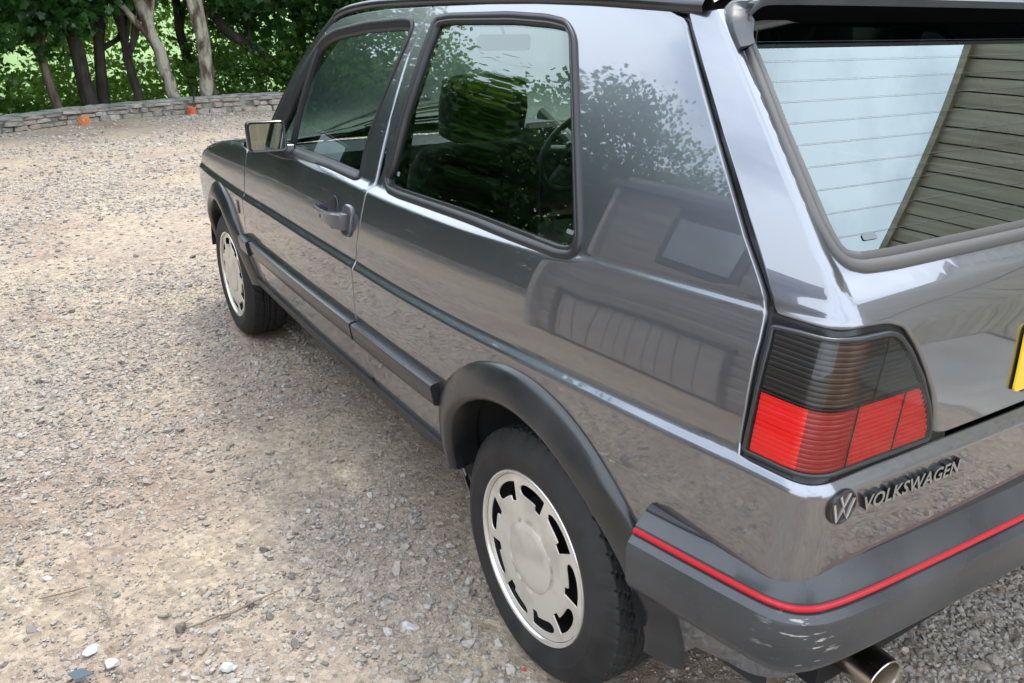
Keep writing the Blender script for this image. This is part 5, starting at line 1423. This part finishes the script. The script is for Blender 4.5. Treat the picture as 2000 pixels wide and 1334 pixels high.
# ---- cabin
def cushion(name, secs, m, parent):
    """secs: (centre x, y, z, half width y, half depth along the normal, tilt) lofted superellipse sections"""
    V = []; Fc = []; n = 20
    for (x, y, z, hw, hd, ti) in secs:
        for i in range(n):
            a = 2 * math.pi * i / n; c, s_ = math.cos(a), math.sin(a)
            u = math.copysign(abs(c) ** .55, c) * hw; w = math.copysign(abs(s_) ** .55, s_) * hd
            V.append((x + w * math.cos(ti), y + u, z + w * math.sin(ti)))
    k = len(secs)
    for j in range(k - 1): Fc += [(j * n + i, j * n + (i + 1) % n, (j + 1) * n + (i + 1) % n, (j + 1) * n + i) for i in range(n)]
    Fc += [tuple(range(n)), tuple(range((k - 1) * n, k * n))]
    return auto(fix_normals(build(name, V, Fc, m, parent)), 60)
for y in (.36, -.36):
    seat = empty('front_seat'); seat.parent = CAR
    cushion('backrest', [(1.10, y, .50, .20, .05, .25), (1.07, y, .55, .245, .085, .25), (1.03, y, .75, .25, .085, .25), (.985, y, .93, .225, .07, .25), (.965, y, 1.00, .19, .06, .25), (.96, y, 1.02, .15, .03, .25)], CLOTH, seat)
    cushion('headrest', [(.952, y, 1.035, .10, .03, .2), (.945, y, 1.05, .135, .05, .2), (.93, y, 1.13, .140, .055, .2), (.92, y, 1.20, .132, .05, .2), (.918, y, 1.215, .10, .03, .2)], CLOTH, seat)
    cushion('seat_base', [(1.10, y, .45, .20, .06, 1.5), (1.14, y, .46, .245, .08, 1.5), (1.40, y, .49, .25, .08, 1.5), (1.55, y, .51, .23, .07, 1.5), (1.60, y, .51, .16, .04, 1.5)], CLOTH, seat)
cushion('rear_seat_back', [(.30, 0, .50, .55, .05, .3), (.26, 0, .56, .60, .08, .3), (.16, 0, .85, .60, .07, .3), (.13, 0, .93, .55, .05, .3)], CLOTH, CAR)
cushion('rear_seat_base', [(.30, 0, .44, .55, .06, 1.5), (.36, 0, .45, .60, .08, 1.5), (.78, 0, .48, .60, .08, 1.5), (.84, 0, .48, .5, .05, 1.5)], CLOTH, CAR)
MB().bbox((-.20, 0, .945), (.60, 1.30, .03), .008).obj('parcel_shelf', mat('grey_parcel_shelf', (.10, .105, .105), .85), CAR)
V = []; Fc = []; pr = [(1.96, .90), (1.80, .935), (1.66, .940), (1.60, .925), (1.575, .88), (1.60, .80), (1.62, .66), (1.68, .58), (1.9, .50)]
for y in (-.70, -.35, 0, .35, .70):
    for x, z in pr: V.append((x + (.04 if abs(y) < .5 else 0), y, z))
for j in range(4):
    for i in range(8): Fc.append((j * 9 + i, j * 9 + i + 1, j * 9 + 10 + i, j * 9 + 9 + i))
dash = auto(fix_normals(build('dashboard', V, Fc, DASH, CAR)), 40)
MB().bbox((1.62, -.36, .945), (.16, .34, .09), .02).obj('instrument_binnacle', DASH, dash)
MB().bbox((1.60, 0, .82), (.06, .26, .16), .01).obj('centre_console', mat('console_black', (.02, .022, .022), .35), dash)
mb = MB()
for k in range(4): mb.box((1.588, .36, .86 - k * .035), (.02, .30, .006))
mb.lathe([(.0, .03), (.032, .03), (.036, .02), (.036, 0)], 24, 'x', (1.555, .40, .885)); mb.obj('air_vents', mat('vent_grey', (.13, .14, .14), .4), dash)
sw = empty('steering_wheel', (1.40, -.36, .885)); sw.parent = CAR; sw.rotation_euler = (0, math.radians(-28), 0)
SWM = mat('steering_wheel_grey', (.13, .15, .15), .45)
n_ = 40; MB().tube([(0, .185 * math.cos(2 * math.pi * i / n_), .185 * math.sin(2 * math.pi * i / n_)) for i in range(n_ + 1)], .0135, 10, cap=False).obj('rim', SWM, sw, 60)
mb = MB().bbox((.012, 0, -.012), (.035, .15, .11), .012)
for a in (10, 170, 235, 305):
    c = math.radians(a); mb.tube([(.015, .05 * math.cos(c), .04 * math.sin(c)), (.004, .183 * math.cos(c), .183 * math.sin(c))], [.022, .014], 8, flat=.5)
for (y, z) in ((-.05, .015), (-.052, -.03), (.05, .015), (.052, -.03)): mb.lathe([(0, -.012), (.012, -.012), (.014, -.006), (.014, 0)], 16, 'x', (-.006, y, z))
mb.obj('spokes', SWM, sw, 40)
MB().tube([(.03, 0, 0), (.3, 0, -.02)], .03, 10).obj('column', DASH, sw)
rm = MB().bbox((1.40, 0, 1.295), (.025, .22, .055), .008).tube([(1.40, 0, 1.32), (1.43, 0, 1.37)], .006, 6); rm.obj('rear_view_mirror', mat('mirror_back_black', (.02, .02, .02), .4), CAR)
for y in (.62, -.62):
    MB().tube([(.86, y - .01, 1.25), (.88, y + .03, 1.0), (.95, y + .06, .62)], .018, 6, flat=.2).obj('seat_belt', mat('belt_black', (.015, .015, .015), .7), CAR)
V = []
wp = MB().tube([(1.955, .50, .925), (1.90, .20, .99), (1.88, -.02, 1.00)], .006, 6).tube([(1.93, .33, .968), (1.885, -.20, .995)], .004, 6); wp.obj('wiper', RUBBER, CAR)

for o in (quarter, qg, door, dg, wing, ap, gut, lamp, lampback, chan, rear_arch, front_arch, m1, m2, m3, sill, mir):
    mirror(o, CAR)
